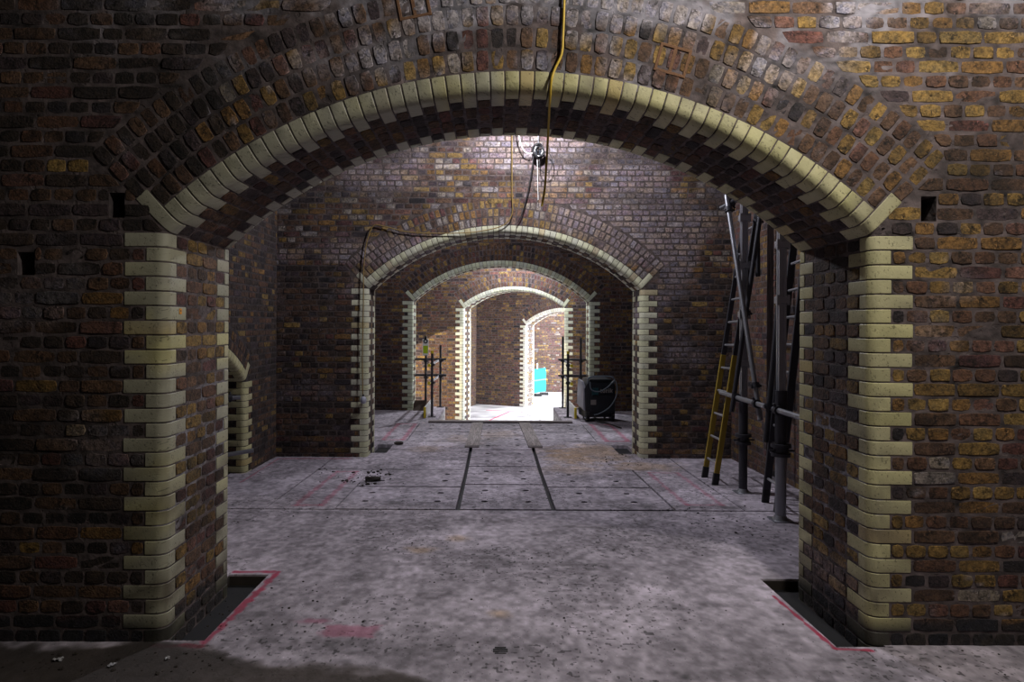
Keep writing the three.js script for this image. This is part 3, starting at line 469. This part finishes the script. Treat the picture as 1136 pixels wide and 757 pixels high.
// ------------------------------------------------------------------ objects: props, ladders and scaffold tubes by the right wall
const onFloor = (x, d) => V(x, floorY(d), -d);
function coupler(g, p, axis, r = 0.03) { const a = axis.clone().normalize(), s = new THREE.Vector3().crossVectors(a, V(0.3, 0.2, 1)).normalize(); part(g, 'coupler', [bar(p.clone().addScaledVector(a, -0.025), p.clone().addScaledVector(a, 0.025), r + 0.012, 14), bar(p.clone().addScaledVector(s, r), p.clone().addScaledVector(s, r + 0.04), 0.012, 8), bar(p.clone().addScaledVector(s, -r - 0.02), p, 0.012, 8), box(0.035, 0.03, 0.03, p.x + s.x * r, p.y + s.y * r, p.z + s.z * r)], M.steel_dark); }
function scaffoldTube(label, a, b, couplers, m = M.steel) { const g = thing('scaffold_tube', label, 'scaffold tube', [0, 0, 0]); part(g, 'pipe', pipe(a, b, 0.0242, 0.004, 18), m); const ax = b.clone().sub(a); for (const t of couplers) coupler(g, a.clone().addScaledVector(ax, t), ax); return g; }
function prop(label, x, d, o) {
  const y = floorY(d), g = thing('shoring_prop', label, 'prop', [x, y, -d]);
  part(g, 'base_plate', [box(0.17, 0.012, 0.17, 0, 0.006, 0), bar(V(0, 0.012, 0), V(0, 0.05, 0), o.r + 0.02, 16, o.r)], M.steel);
  part(g, 'outer_tube', bar(V(0, 0.03, 0), V(0, o.collar, 0), o.r, 20), o.m);
  part(g, 'collar', [bar(V(0, o.collar - 0.05, 0), V(0, o.collar - 0.02, 0), o.r + 0.035, 18), bar(V(0, o.collar - 0.02, 0), V(0, o.collar + 0.03, 0), o.r + 0.015, 18), bar(V(0, o.collar + 0.03, 0), V(0, o.collar + 0.06, 0), o.r + 0.04, 18), bar(V(-0.11, o.collar + 0.0, 0.02), V(0.11, o.collar + 0.0, 0.02), 0.009, 8)], M.steel_dark);
  part(g, 'jack_tube', bar(V(0, o.collar + 0.03, 0), V(0, o.jack, 0), o.r * 1.08, 20), M.steel_dark);
  const w = 0.064, s = new THREE.Shape(); [[-w / 2, -w / 2], [-w / 6, -w / 2], [-w / 6, -w / 3], [w / 6, -w / 3], [w / 6, -w / 2], [w / 2, -w / 2], [w / 2, -w / 6], [w / 3, -w / 6], [w / 3, w / 6], [w / 2, w / 6], [w / 2, w / 2], [w / 6, w / 2], [w / 6, w / 3], [-w / 6, w / 3], [-w / 6, w / 2], [-w / 2, w / 2], [-w / 2, w / 6], [-w / 3, w / 6], [-w / 3, -w / 6], [-w / 2, -w / 6]].forEach((q, i) => i ? s.lineTo(...q) : s.moveTo(...q));
  part(g, 'leg_section', new THREE.ExtrudeGeometry(s, { depth: o.top - o.jack, bevelEnabled: false }).rotateX(-Math.PI / 2).translate(0, o.jack, 0), M.aluminium);
  for (const h of o.brackets) part(g, 'bracket', [box(0.1, 0.06, 0.085, 0, h, 0, 0.008), box(0.022, 0.09, 0.03, -0.046, h, 0.03), box(0.022, 0.09, 0.03, 0.046, h, 0.03)], M.aluminium);
  part(g, 'head_plate', box(0.18, 0.015, 0.18, 0, o.top, 0), M.steel);
  return g;
}
prop('grey adjustable shoring prop with collar beside the yellow ladder', 2.6, 7.03, { r: 0.043, collar: 0.56, jack: 0.98, top: 4.4, brackets: [1.36, 1.87, 2.38, 2.88, 3.5], m: M.steel_dark });
prop('thick shoring prop nearest the cream arch jamb', 2.53, 5.94, { r: 0.047, collar: 0.62, jack: 1.15, top: 4.4, brackets: [1.95, 2.44, 3.2], m: M.steel });
function ladder(label, p0, p1, lean, len, split, group) {
  // p0: foot of the far stile, p1: foot of the near stile; lean: how far the head goes sideways per metre
  const g = thing('ladder', label, 'ladder', [0, 0, 0]); const up = V(lean[0], 1, lean[1]).normalize(), side = p1.clone().sub(p0), sn = side.clone().normalize(), nrm = new THREE.Vector3().crossVectors(up, sn);
  for (const f of [p0, p1]) {
    if (split) { part(g, 'stile', bar4(f.clone().addScaledVector(up, 0.04), f.clone().addScaledVector(up, split), 0.06, 0.028, nrm), M.yellow); part(g, 'stile', bar4(f.clone().addScaledVector(up, split), f.clone().addScaledVector(up, len), 0.056, 0.026, nrm), M.steel_dark); }
    else part(g, 'stile', bar4(f.clone().addScaledVector(up, 0.04), f.clone().addScaledVector(up, len), 0.07, 0.034, nrm), M.steel_dark);
    part(g, 'foot', bar4(f, f.clone().addScaledVector(up, 0.14), 0.07, 0.036, nrm), M.rubber);
  }
  for (let h = 0.24; h < len; h += 0.265) part(g, 'rung', bar(p0.clone().addScaledVector(up, h), p1.clone().addScaledVector(up, h), 0.014, 10), M.aluminium);
}
ladder('yellow and grey ladder leaning against the right wall', onFloor(2.43, 7.78), onFloor(2.42, 7.38), [0.15, 0.0], 4.3, 1.45);
ladder('plain grey ladder leaning behind the thick prop', onFloor(2.66, 6.6), onFloor(2.62, 6.22), [0.105, 0.0], 4.2, 0);
scaffoldTube('long scaffold tube leaning diagonally across the slim prop', V(2.55, 0.88, -6.45), V(2.5, 3.2, -7.28), [0.14, 0.93]);
scaffoldTube('level scaffold tube clamped across both props', V(2.49, 1.05, -7.4), V(2.47, 1.05, -4.95), [0.2, 0.42, 0.62]);
scaffoldTube('short scaffold tube clamped level at the head of the leaning tube', V(2.44, 3.06, -7.3), V(2.72, 3.2, -7.2), [0.4]);
scaffoldTube('dark scaffold tube crossing behind the slim prop', V(2.44, 0.9, -6.92), V(2.8, 3.45, -6.92), [0.4], M.steel_dark);
scaffoldTube('scaffold tube standing upright behind the slim prop head', V(2.72, 2.3, -6.96), V(2.7, 4.2, -6.98), [0.3], M.steel_dark);
scaffoldTube('dark scaffold tube leaning between the thick prop and the ladder', V(2.42, 0.75, -6.0), V(2.72, 3.4, -6.15), [0.12], M.steel_dark);
scaffoldTube('scaffold tube poking out of the low side arch at knee height', V(-2.75, 0.34, -7.66), V(-3.7, 0.22, -7.3), []);
scaffoldTube('scaffold tube poking out of the low side arch at waist height', V(-2.88, 0.95, -7.6), V(-3.9, 0.93, -7.2), [0.1]);

// ------------------------------------------------------------------ guard rails at the drop
function guardrail(label, posts, sideRails, endRails) {
  const g = thing('guardrail', label, 'guardrail', [0, 0, 0]);
  for (const [x, d, h, cap] of posts) { const p = part(g, 'post', pipe(V(x, 0, -d), V(x, h, -d), 0.0242, 0.004, 12), M.steel_dark); part(p, 'base_plate', box(0.15, 0.008, 0.15, x, 0.004, -d), M.steel_dark); if (cap) part(p, 'end_cap', bar(V(x, h - 0.04, -d), V(x, h + 0.012, -d), 0.029), M.yellow_cap); }
  for (const [a, b, m] of [...sideRails, ...endRails]) { const r = part(g, 'rail', pipe(a, b, 0.0242, 0.004, 12), m || M.steel); const ax = b.clone().sub(a).normalize(); if (m === undefined) part(r, 'end_cap', bar(a.clone().addScaledVector(ax, -0.012), a.clone().addScaledVector(ax, 0.05), 0.03), M.yellow_cap); }
  for (const [x, d] of posts) for (const h of [0.66, 1.0]) coupler(g, V(x, h, -d), V(0, 1, 0), 0.026);
}
guardrail('scaffold guardrail on the left edge of the drop', [[-1.21, 12.9, 1.26, 1], [-1.17, 14.38, 1.33, 0], [-1.45, 14.05, 1.44, 0]],
  [[V(-1.25, 1.0, -12.7), V(-1.21, 1.0, -14.5)], [V(-1.25, 0.66, -12.7), V(-1.21, 0.66, -14.5)]], [[V(-1.05, 1.03, -14.33), V(-1.72, 1.03, -14.33), M.steel_dark], [V(-1.05, 0.69, -14.33), V(-1.72, 0.69, -14.33), M.steel_dark]]);
guardrail('scaffold guardrail on the right edge of the drop beside the washer', [[1.4, 12.9, 1.26, 1], [1.45, 14.38, 1.53, 0], [1.81, 14.2, 1.5, 0]],
  [[V(1.45, 1.0, -12.7), V(1.5, 1.0, -14.5)], [V(1.45, 0.66, -12.7), V(1.5, 0.66, -14.5)]], [[V(1.35, 1.03, -14.33), V(1.96, 1.03, -14.33), M.steel_dark], [V(1.35, 0.69, -14.33), V(1.96, 0.69, -14.33), M.steel_dark]]);
for (const [label, x] of [['white toe board with yellow end under the left guardrail', -1.33], ['white toe board with yellow end under the right guardrail', 1.53]]) { const g = thing('toe_board', label, 'board', [x, 0, -12.75]); part(g, 'plank', box(0.038, 0.2, 1.6, 0, 0.1, -0.8, 0.004), M.board_white); part(g, 'end_band', box(0.044, 0.205, 0.05, 0, 0.1025, -0.0, 0.004), M.yellow_cap); }
{ const g = thing('scaffold_tag', 'white and lime green inspection tag on a guardrail post', 'tag', [-1.45, 1.3, -13.985]); part(g, 'holder', new RoundedBoxGeometry(0.125, 0.34, 0.012, 2, 0.005), M.white); part(g, 'insert', box(0.1, 0.16, 0.006, 0, -0.05, 0.008), M.sign_green); part(g, 'eyelet', [new THREE.TorusGeometry(0.036, 0.014, 8, 20).translate(0, 0.125, 0.008), bar(V(0, 0.16, 0), V(0, 0.23, 0), 0.03)], M.plastic_black); }
{ const g = thing('leaning_board', 'dark brown board leaning by the left guardrail', 'board', [-1.55, 0, -13.95]); const m = part(g, 'panel', box(0.26, 0.012, 0.34, 0, 0.1, 0, 0.004), M.timber_dark); m.rotation.x = 0.75; const n = part(g, 'batten', box(0.26, 0.02, 0.03, 0, 0.11, 0.14), M.timber); n.rotation.x = 0.75; }

// ------------------------------------------------------------------ boards laid over the gaps
function plank(label, x0, x1, d0, d1, y = 0.002, t = 0.025) { const g = thing('scaffold_board', label, 'board', [0, 0, 0]); const w = 0.2; part(g, 'plank', bar4(V(x0, y + t / 2, -d0), V(x1, y + t / 2, -d1), w, t, V(1, 0, 0)), M.timber); for (const [x, d, s] of [[x0, d0, 1], [x1, d1, -1]]) part(g, 'end_band', box(w + 0.006, t + 0.004, 0.025, x, y + t / 2, -(d + s * 0.03)), M.steel_dark); }
plank('flat scaffold board covering the left floor gap', -0.33, -0.31, 9.7, 12.05);
plank('flat scaffold board covering the right floor gap', 0.59, 0.53, 9.7, 12.05);
{ const g = thing('edge_board', 'long flat board along the edge of the drop', 'board', [0.1, 0.002, -12.2]); part(g, 'plank', new RoundedBoxGeometry(2.6, 0.03, 0.16, 1, 0.004).translate(0, 0.015, 0), M.timber); }

// ------------------------------------------------------------------ pressure washer
{
  const g = thing('pressure_washer', 'black wheeled pressure washer with looped grey hose', 'washer', [1.92, 0, -12.62]); g.rotation.y = 0.12;
  const s = new THREE.Shape(); [[-0.27, 0.1], [0.2, 0.1], [0.25, 0.16], [0.25, 0.66], [0.19, 0.76], [-0.2, 0.76], [-0.29, 0.6]].forEach((q, i) => i ? s.lineTo(...q) : s.moveTo(...q));
  part(g, 'casing', toCreasedNormals(new THREE.ExtrudeGeometry(s, { depth: 0.5, bevelEnabled: true, bevelSize: 0.02, bevelThickness: 0.02, bevelSegments: 2 }).translate(0, 0, -0.25), 0.6), M.plastic_black);
  part(g, 'front_panel', [box(0.4, 0.2, 0.02, 0.02, 0.62, 0.28, 0.01), box(0.42, 0.34, 0.02, 0.02, 0.32, 0.275, 0.01)], M.plastic_black);
  part(g, 'side_cover', toCreasedNormals(new THREE.ExtrudeGeometry(new THREE.Shape([[-0.24, 0.28], [0.24, 0.22], [0.24, 0.62], [0.1, 0.72], [-0.18, 0.74]].map((q) => new THREE.Vector2(...q))), { depth: 0.03, bevelEnabled: true, bevelSize: 0.012, bevelThickness: 0.01, bevelSegments: 1 }).rotateY(-Math.PI / 2).translate(-0.29, 0, 0), 0.5), M.plastic_grey);
  for (const [x, z] of [[-0.25, 0.2], [0.22, 0.2]]) { const w = part(g, 'wheel', bar(V(x - 0.03, 0.11, z), V(x + 0.03, 0.11, z), 0.11, 24), M.rubber); part(w, 'hub', bar(V(x - 0.035, 0.11, z), V(x + 0.035, 0.11, z), 0.06, 18), M.plastic_grey); }
  for (const x of [-0.2, 0.2]) part(g, 'castor', [bar(V(x - 0.015, 0.04, -0.2), V(x + 0.015, 0.04, -0.2), 0.04, 16), box(0.05, 0.06, 0.04, x, 0.09, -0.2)], M.rubber);
  part(g, 'handle', tube([V(-0.24, 0.66, 0.24), V(-0.24, 0.8, 0.27), V(-0.18, 0.825, 0.28), V(0.18, 0.825, 0.28), V(0.24, 0.8, 0.27), V(0.24, 0.66, 0.24)], 0.016, 60), M.hose);
  part(g, 'hose', tube([V(-0.22, 0.74, 0.3), V(-0.2, 0.6, 0.32), V(-0.06, 0.56, 0.33), V(0.1, 0.64, 0.33), V(0.19, 0.72, 0.32), V(0.25, 0.76, 0.31), V(0.29, 0.6, 0.31), V(0.26, 0.44, 0.31), V(0.14, 0.27, 0.32), V(-0.06, 0.15, 0.32), V(-0.14, 0.13, 0.3)], 0.011, 120), M.hose);
  part(g, 'power_lead', tube([V(-0.14, 0.12, 0.28), V(-0.1, 0.03, 0.33), V(0.02, 0.012, 0.5), V(0.12, 0.01, 1.1)], 0.012, 50), M.cable_black);
  part(g, 'sticker', box(0.12, 0.13, 0.004, -0.12, 0.56, 0.292), M.teal_dark); part(g, 'warning_label', box(0.1, 0.09, 0.004, -0.15, 0.36, 0.288), M.letter);
  const font = await new FontLoader().loadAsync('fonts/droid/droid_sans_bold.typeface.json');
  part(g, 'lettering', new TextGeometry('torik', { font, size: 0.075, depth: 0.003, curveSegments: 4 }).translate(-0.03, 0.535, 0.291), M.letter);
}
// ------------------------------------------------------------------ teal barrier in the yard
{
  const a = V(0.9, -0.95, -24.3), b = V(1.94, -0.95, -25.8), ax = b.clone().sub(a).normalize(), g = thing('mesh_barrier', 'teal mesh barrier standing in the bright yard', 'barrier', [0, 0, 0]);
  const L = a.distanceTo(b), pl = new THREE.PlaneGeometry(L, 0.9, 24, 8), P = pl.attributes.position; for (let i = 0; i < P.count; i++) P.setZ(i, 0.02 * Math.sin(P.getX(i) * 9) + 0.012 * Math.sin(P.getY(i) * 14 + P.getX(i) * 5));
  const q = new THREE.Matrix4().makeBasis(ax, V(0, 1, 0), new THREE.Vector3().crossVectors(ax, V(0, 1, 0))), c = a.clone().add(b).multiplyScalar(0.5); pl.applyMatrix4(q).translate(c.x, -0.95 + 0.6, c.z);
  part(g, 'mesh_sheet', pl, M.teal_mesh);
  for (const [t, h] of [[0, 1.1], [0.72, 1.25], [1, 1.08]]) { const p = a.clone().addScaledVector(ax, L * t).add(V(-0.05, 0, -0.04)); part(g, 'post', bar(p, p.clone().add(V(0, h, 0)), 0.024), t === 0.72 ? M.white : M.steel); part(g, 'foot', box(0.34, 0.1, 0.2, p.x, p.y + 0.05, p.z, 0.02), M.rubber); }
  part(g, 'reflective_stripe', bar4(a.clone().add(V(0.01, 0.62, 0.03)), b.clone().add(V(0.01, 0.62, 0.03)), 0.05, 0.01, V(0, 1, 0)), M.teal_stripe);
  for (const h of [0.95, 0.6]) part(g, 'clip', box(0.07, 0.05, 0.05, b.x + 0.04, b.y + h, b.z), M.clip_orange);
}
// ------------------------------------------------------------------ cables
function cable(name, label, pts, r, m, seg = 90) { const o = new THREE.Mesh(tube(pts, r, seg), m); o.name = numbered(name); scene.add(o); tag(o, label, 'cable'); return o; }
cable('hanging_cable', 'yellow cable hanging down over the crown of the nearest arch', [at(628, -60, 3.466), at(626, 0, 3.466), at(624.5, 40, 3.466), at(623, 60, 3.466), at(615, 78, 3.464), at(611.5, 90, 3.46), at(610, 110, 3.52), at(609, 130, 3.7), at(608, 150, 3.85), at(606, 185, 3.95), at(604, 212, 4.0), at(601, 229, 4.0)], 0.0065, M.cable_yellow);
cable('arch_cable', 'thin brown yellow cable dropping to the second arch and round to its left pier', [at(568, 60, 8.93), at(568, 150, 8.94), at(568, 215, 8.95), at(568, 238, 8.95), at(560, 249, 8.96), at(530, 257, 8.97), at(490, 259, 8.97), at(450, 257, 8.97), at(425, 251, 8.97), at(415, 250, 8.97), at(408, 265, 8.97), at(404, 290, 8.97), at(403, 340, 8.96), at(402, 400, 8.96), at(402.5, 441, 8.95)], 0.0065, mat('cable_olive', [0.2, 0.13, 0.03], 0.6), 160);
{ const g = thing('pendant_socket', 'small pale round socket at the end of the pier cable', 'socket', at(403, 444, 8.94).toArray()); part(g, 'shell', new THREE.LatheGeometry([[0, -0.05], [0.028, -0.045], [0.04, -0.02], [0.042, 0.01], [0.03, 0.035], [0.012, 0.05], [0, 0.05]].map((q) => new THREE.Vector2(...q)), 18), M.plastic_grey); part(g, 'gland', bar(V(0, 0.04, 0), V(0, 0.075, 0), 0.013), M.rubber); }
cable('drop_lead', 'thin black lead hanging from the cable coil to the second arch', [at(592, 172, 8.88), at(589, 195, 8.9), at(584, 220, 8.93), at(579, 238, 8.95), at(574, 248, 8.96)], 0.0075, M.cable_black, 50);
cable('white_flex', 'white flex curving in to the cable coil', [at(574, 130, 8.8), at(575.5, 150, 8.83), at(578, 160, 8.85), at(582, 168, 8.87), at(588, 170.5, 8.88), at(594, 168, 8.88)], 0.0075, M.cable_white, 50);
cable('white_tail', 'straight white flex end hanging below the cable coil', [at(595, 163, 8.87), at(596, 178, 8.88), at(596.5, 200, 8.9), at(597, 222, 8.92)], 0.004, M.cable_white, 40);
{
  const c = at(597, 168, 8.88), g = thing('cable_coil', 'coil of black and white cable hung before the second arch', 'cable coil', c.toArray()), Rn = rng(9);
  for (let k = 0; k < 6; k++) { const r = 0.055 + Rn() * 0.035, pts = [], ox = (Rn() - 0.5) * 0.04, oy = (Rn() - 0.5) * 0.04, ez = (Rn() - 0.5) * 0.06; for (let i = 0; i < 14; i++) { const a = i / 14 * Math.PI * 2; pts.push(V(ox + r * Math.cos(a) * 0.85, oy + r * Math.sin(a) * 1.1, ez + 0.02 * Math.sin(a * 2 + k))); } part(g, 'loop', new THREE.TubeGeometry(new THREE.CatmullRomCurve3(pts, true), 60, 0.0085, 8, true), k === 2 ? M.cable_white : M.cable_black); }
  { const pts = []; for (let i = 0; i < 14; i++) { const a = i / 14 * Math.PI * 2; pts.push(V(0.1 + 0.085 * Math.cos(a), -0.15 + 0.14 * Math.sin(a), 0.01)); } part(g, 'loop', new THREE.TubeGeometry(new THREE.CatmullRomCurve3(pts, true), 60, 0.006, 8, true), M.cable_black); }
  part(g, 'hook', bar(V(0, 0.06, 0), V(0, 0.5, 0), 0.004), M.steel);
  part(g, 'connector', [bar(V(-0.03, -0.06, 0), V(-0.035, 0.03, 0.01), 0.024, 14), bar(V(0.03, -0.05, 0), V(0.02, 0.02, 0.01), 0.02, 14)], M.plastic_black);
}
// ------------------------------------------------------------------ small things on the floor and walls
{ const d = 3.4, x = 0.033, g = thing('floor_grate', 'tiny slotted drain grate let into the near concrete', 'grate', [x, floorY(d) + 0.001, -d]); for (let k = 0; k < 4; k++) part(g, 'slot_bar', box(k === 0 || k === 3 ? 0.058 : 0.076, 0.003, 0.0085, 0, 0.001, -0.03 + k * 0.02), M.bitumen); }
for (const [label, x, d, w, h, r] of [['crumpled pale paper scrap on the mud by the dark pier', -2.12, 3.27, 0.04, 0.015, 0.4], ['torn white paper scrap on the mud nearest the frame bottom', -1.83, 3.22, 0.035, 0.012, 1.2], ['small white plastic scrap on the mud right of the paper', -1.6, 3.29, 0.022, 0.012, 2.0]]) {
  const g = new THREE.PlaneGeometry(w, w * 0.7, 6, 5), P = g.attributes.position, Rn = rng(Math.floor(w * 1e4) + 3); for (let i = 0; i < P.count; i++) { P.setZ(i, Rn() * h); P.setX(i, P.getX(i) + (Rn() - 0.5) * 0.01); P.setY(i, P.getY(i) + (Rn() - 0.5) * 0.01); } g.rotateX(-Math.PI / 2).rotateY(r); g.computeVertexNormals();
  const o = new THREE.Mesh(g, M.paper); o.name = numbered('paper_scrap'); o.position.set(x, floorY(d) + 0.002, -d); scene.add(o); tag(o, label, 'litter');
}
{ // crumbs of brick and mortar: nobody could count them
  const Rn = rng(101), base = [0, 1, 2].map((k) => { const g = new THREE.DodecahedronGeometry(1, 0), P = g.attributes.position; for (let i = 0; i < P.count; i++) { const n = 0.7 + 0.6 * hash3(Math.round(P.getX(i) * 10), Math.round(P.getY(i) * 10), Math.round(P.getZ(i) * 10) + k); P.setXYZ(i, P.getX(i) * n, P.getY(i) * n * 0.6, P.getZ(i) * n); } g.computeVertexNormals(); return g; });
  const spots = []; const addS = (cx, cd, rx, rd, n, s0, s1) => { for (let i = 0; i < n; i++) { const a = Rn() * 6.283, r = Math.sqrt(Rn()); spots.push([cx + rx * r * Math.cos(a), cd + rd * r * Math.sin(a), s0 + (s1 - s0) * Rn() ** 3]); } };
  addS(-1.45, 7.75, 0.3, 0.5, 90, 0.004, 0.025); addS(-2.2, 7.9, 0.5, 0.5, 60, 0.003, 0.016); addS(0.1, 5.5, 2.6, 2.4, 150, 0.002, 0.009); addS(2.2, 6.3, 0.5, 1.0, 70, 0.003, 0.012); addS(1.6, 8.9, 0.5, 0.4, 60, 0.003, 0.014); addS(-1.2, 3.9, 0.5, 0.5, 70, 0.002, 0.009); addS(-1.8, 3.25, 0.6, 0.12, 60, 0.003, 0.012); addS(2.2, 3.3, 0.5, 0.15, 20, 0.002, 0.008);
  const o = new THREE.Mesh(merge(spots.map(([x, d, q], i) => base[i % 3].clone().scale(q, q, q).rotateY(Rn() * 6).translate(x, floorY(d) + q * 0.3, -d))), M.dirt); o.name = 'floor_crumbs'; scene.add(o); tag(o, 'dark crumbs of brick and dirt strewn over the concrete', 'debris', null, 'stuff');
}
{ const g = thing('rubble_lump', 'dark rubble lump beside the left red floor rectangle', 'rubble', [-1.36, floorY(7.5), -7.55]); const q = new THREE.IcosahedronGeometry(0.06, 1), P = q.attributes.position; for (let i = 0; i < P.count; i++) { const n = 0.7 + 0.6 * noise3(P.getX(i) * 40, P.getY(i) * 40, P.getZ(i) * 40); P.setXYZ(i, P.getX(i) * n * 1.6, Math.max(0, P.getY(i) * n * 0.5 + 0.02), P.getZ(i) * n); } q.computeVertexNormals(); part(g, 'lump', q, M.dirt); }
{ const g = thing('rubble_lump', 'dark rubble lump by the left pier of the second arch', 'rubble', [-1.42, 0, -9.95]); const q = new THREE.IcosahedronGeometry(0.05, 1), P = q.attributes.position; for (let i = 0; i < P.count; i++) { const n = 0.7 + 0.6 * noise3(P.getX(i) * 40 + 3, P.getY(i) * 40, P.getZ(i) * 40); P.setXYZ(i, P.getX(i) * n * 1.5, Math.max(0, P.getY(i) * n * 0.5 + 0.02), P.getZ(i) * n); } q.computeVertexNormals(); part(g, 'lump', q, M.dirt); }
{ const g = thing('survey_sticker', 'small orange survey sticker on a cream quoin of the nearest left jamb', 'sticker', [AX - 1.824 + 0.0015, 1.858, -3.632]); part(g, 'face', box(0.003, 0.03, 0.026), M.clip_orange); part(g, 'dot', box(0.004, 0.008, 0.008, 0.0005, 0.002, 0), M.plastic_black); }
{ // orange mortar repair round a pair of arch bricks
  for (const [label, px, py, a] of [['orange mortar frame round two bricks right of the crown', 747, 66, 0.27], ['orange mortar frame at the top left of the crown', 458, 3, -0.2]]) { const p = at(px, py, 3.47), g = thing('mortar_patch', label, 'repair', [p.x, p.y, -3.4835]); const w = 0.17, h = 0.135, t = 0.017; const q = part(g, 'frame', [box(w, t, 0.012, 0, h / 2, 0, 0.004), box(w, t, 0.012, 0, -h / 2, 0, 0.004), box(t, h, 0.012, -w / 2 + t / 2, 0, 0, 0.004), box(t, h, 0.012, w / 2 - t / 2, 0, 0, 0.004), box(t, h, 0.01, 0, 0, 0)], M.repair); q.rotation.z = -a; }
}

scene.traverse((o) => { if (o.isMesh) { o.castShadow = true; o.receiveShadow = true; } });
renderer.render(scene, camera);
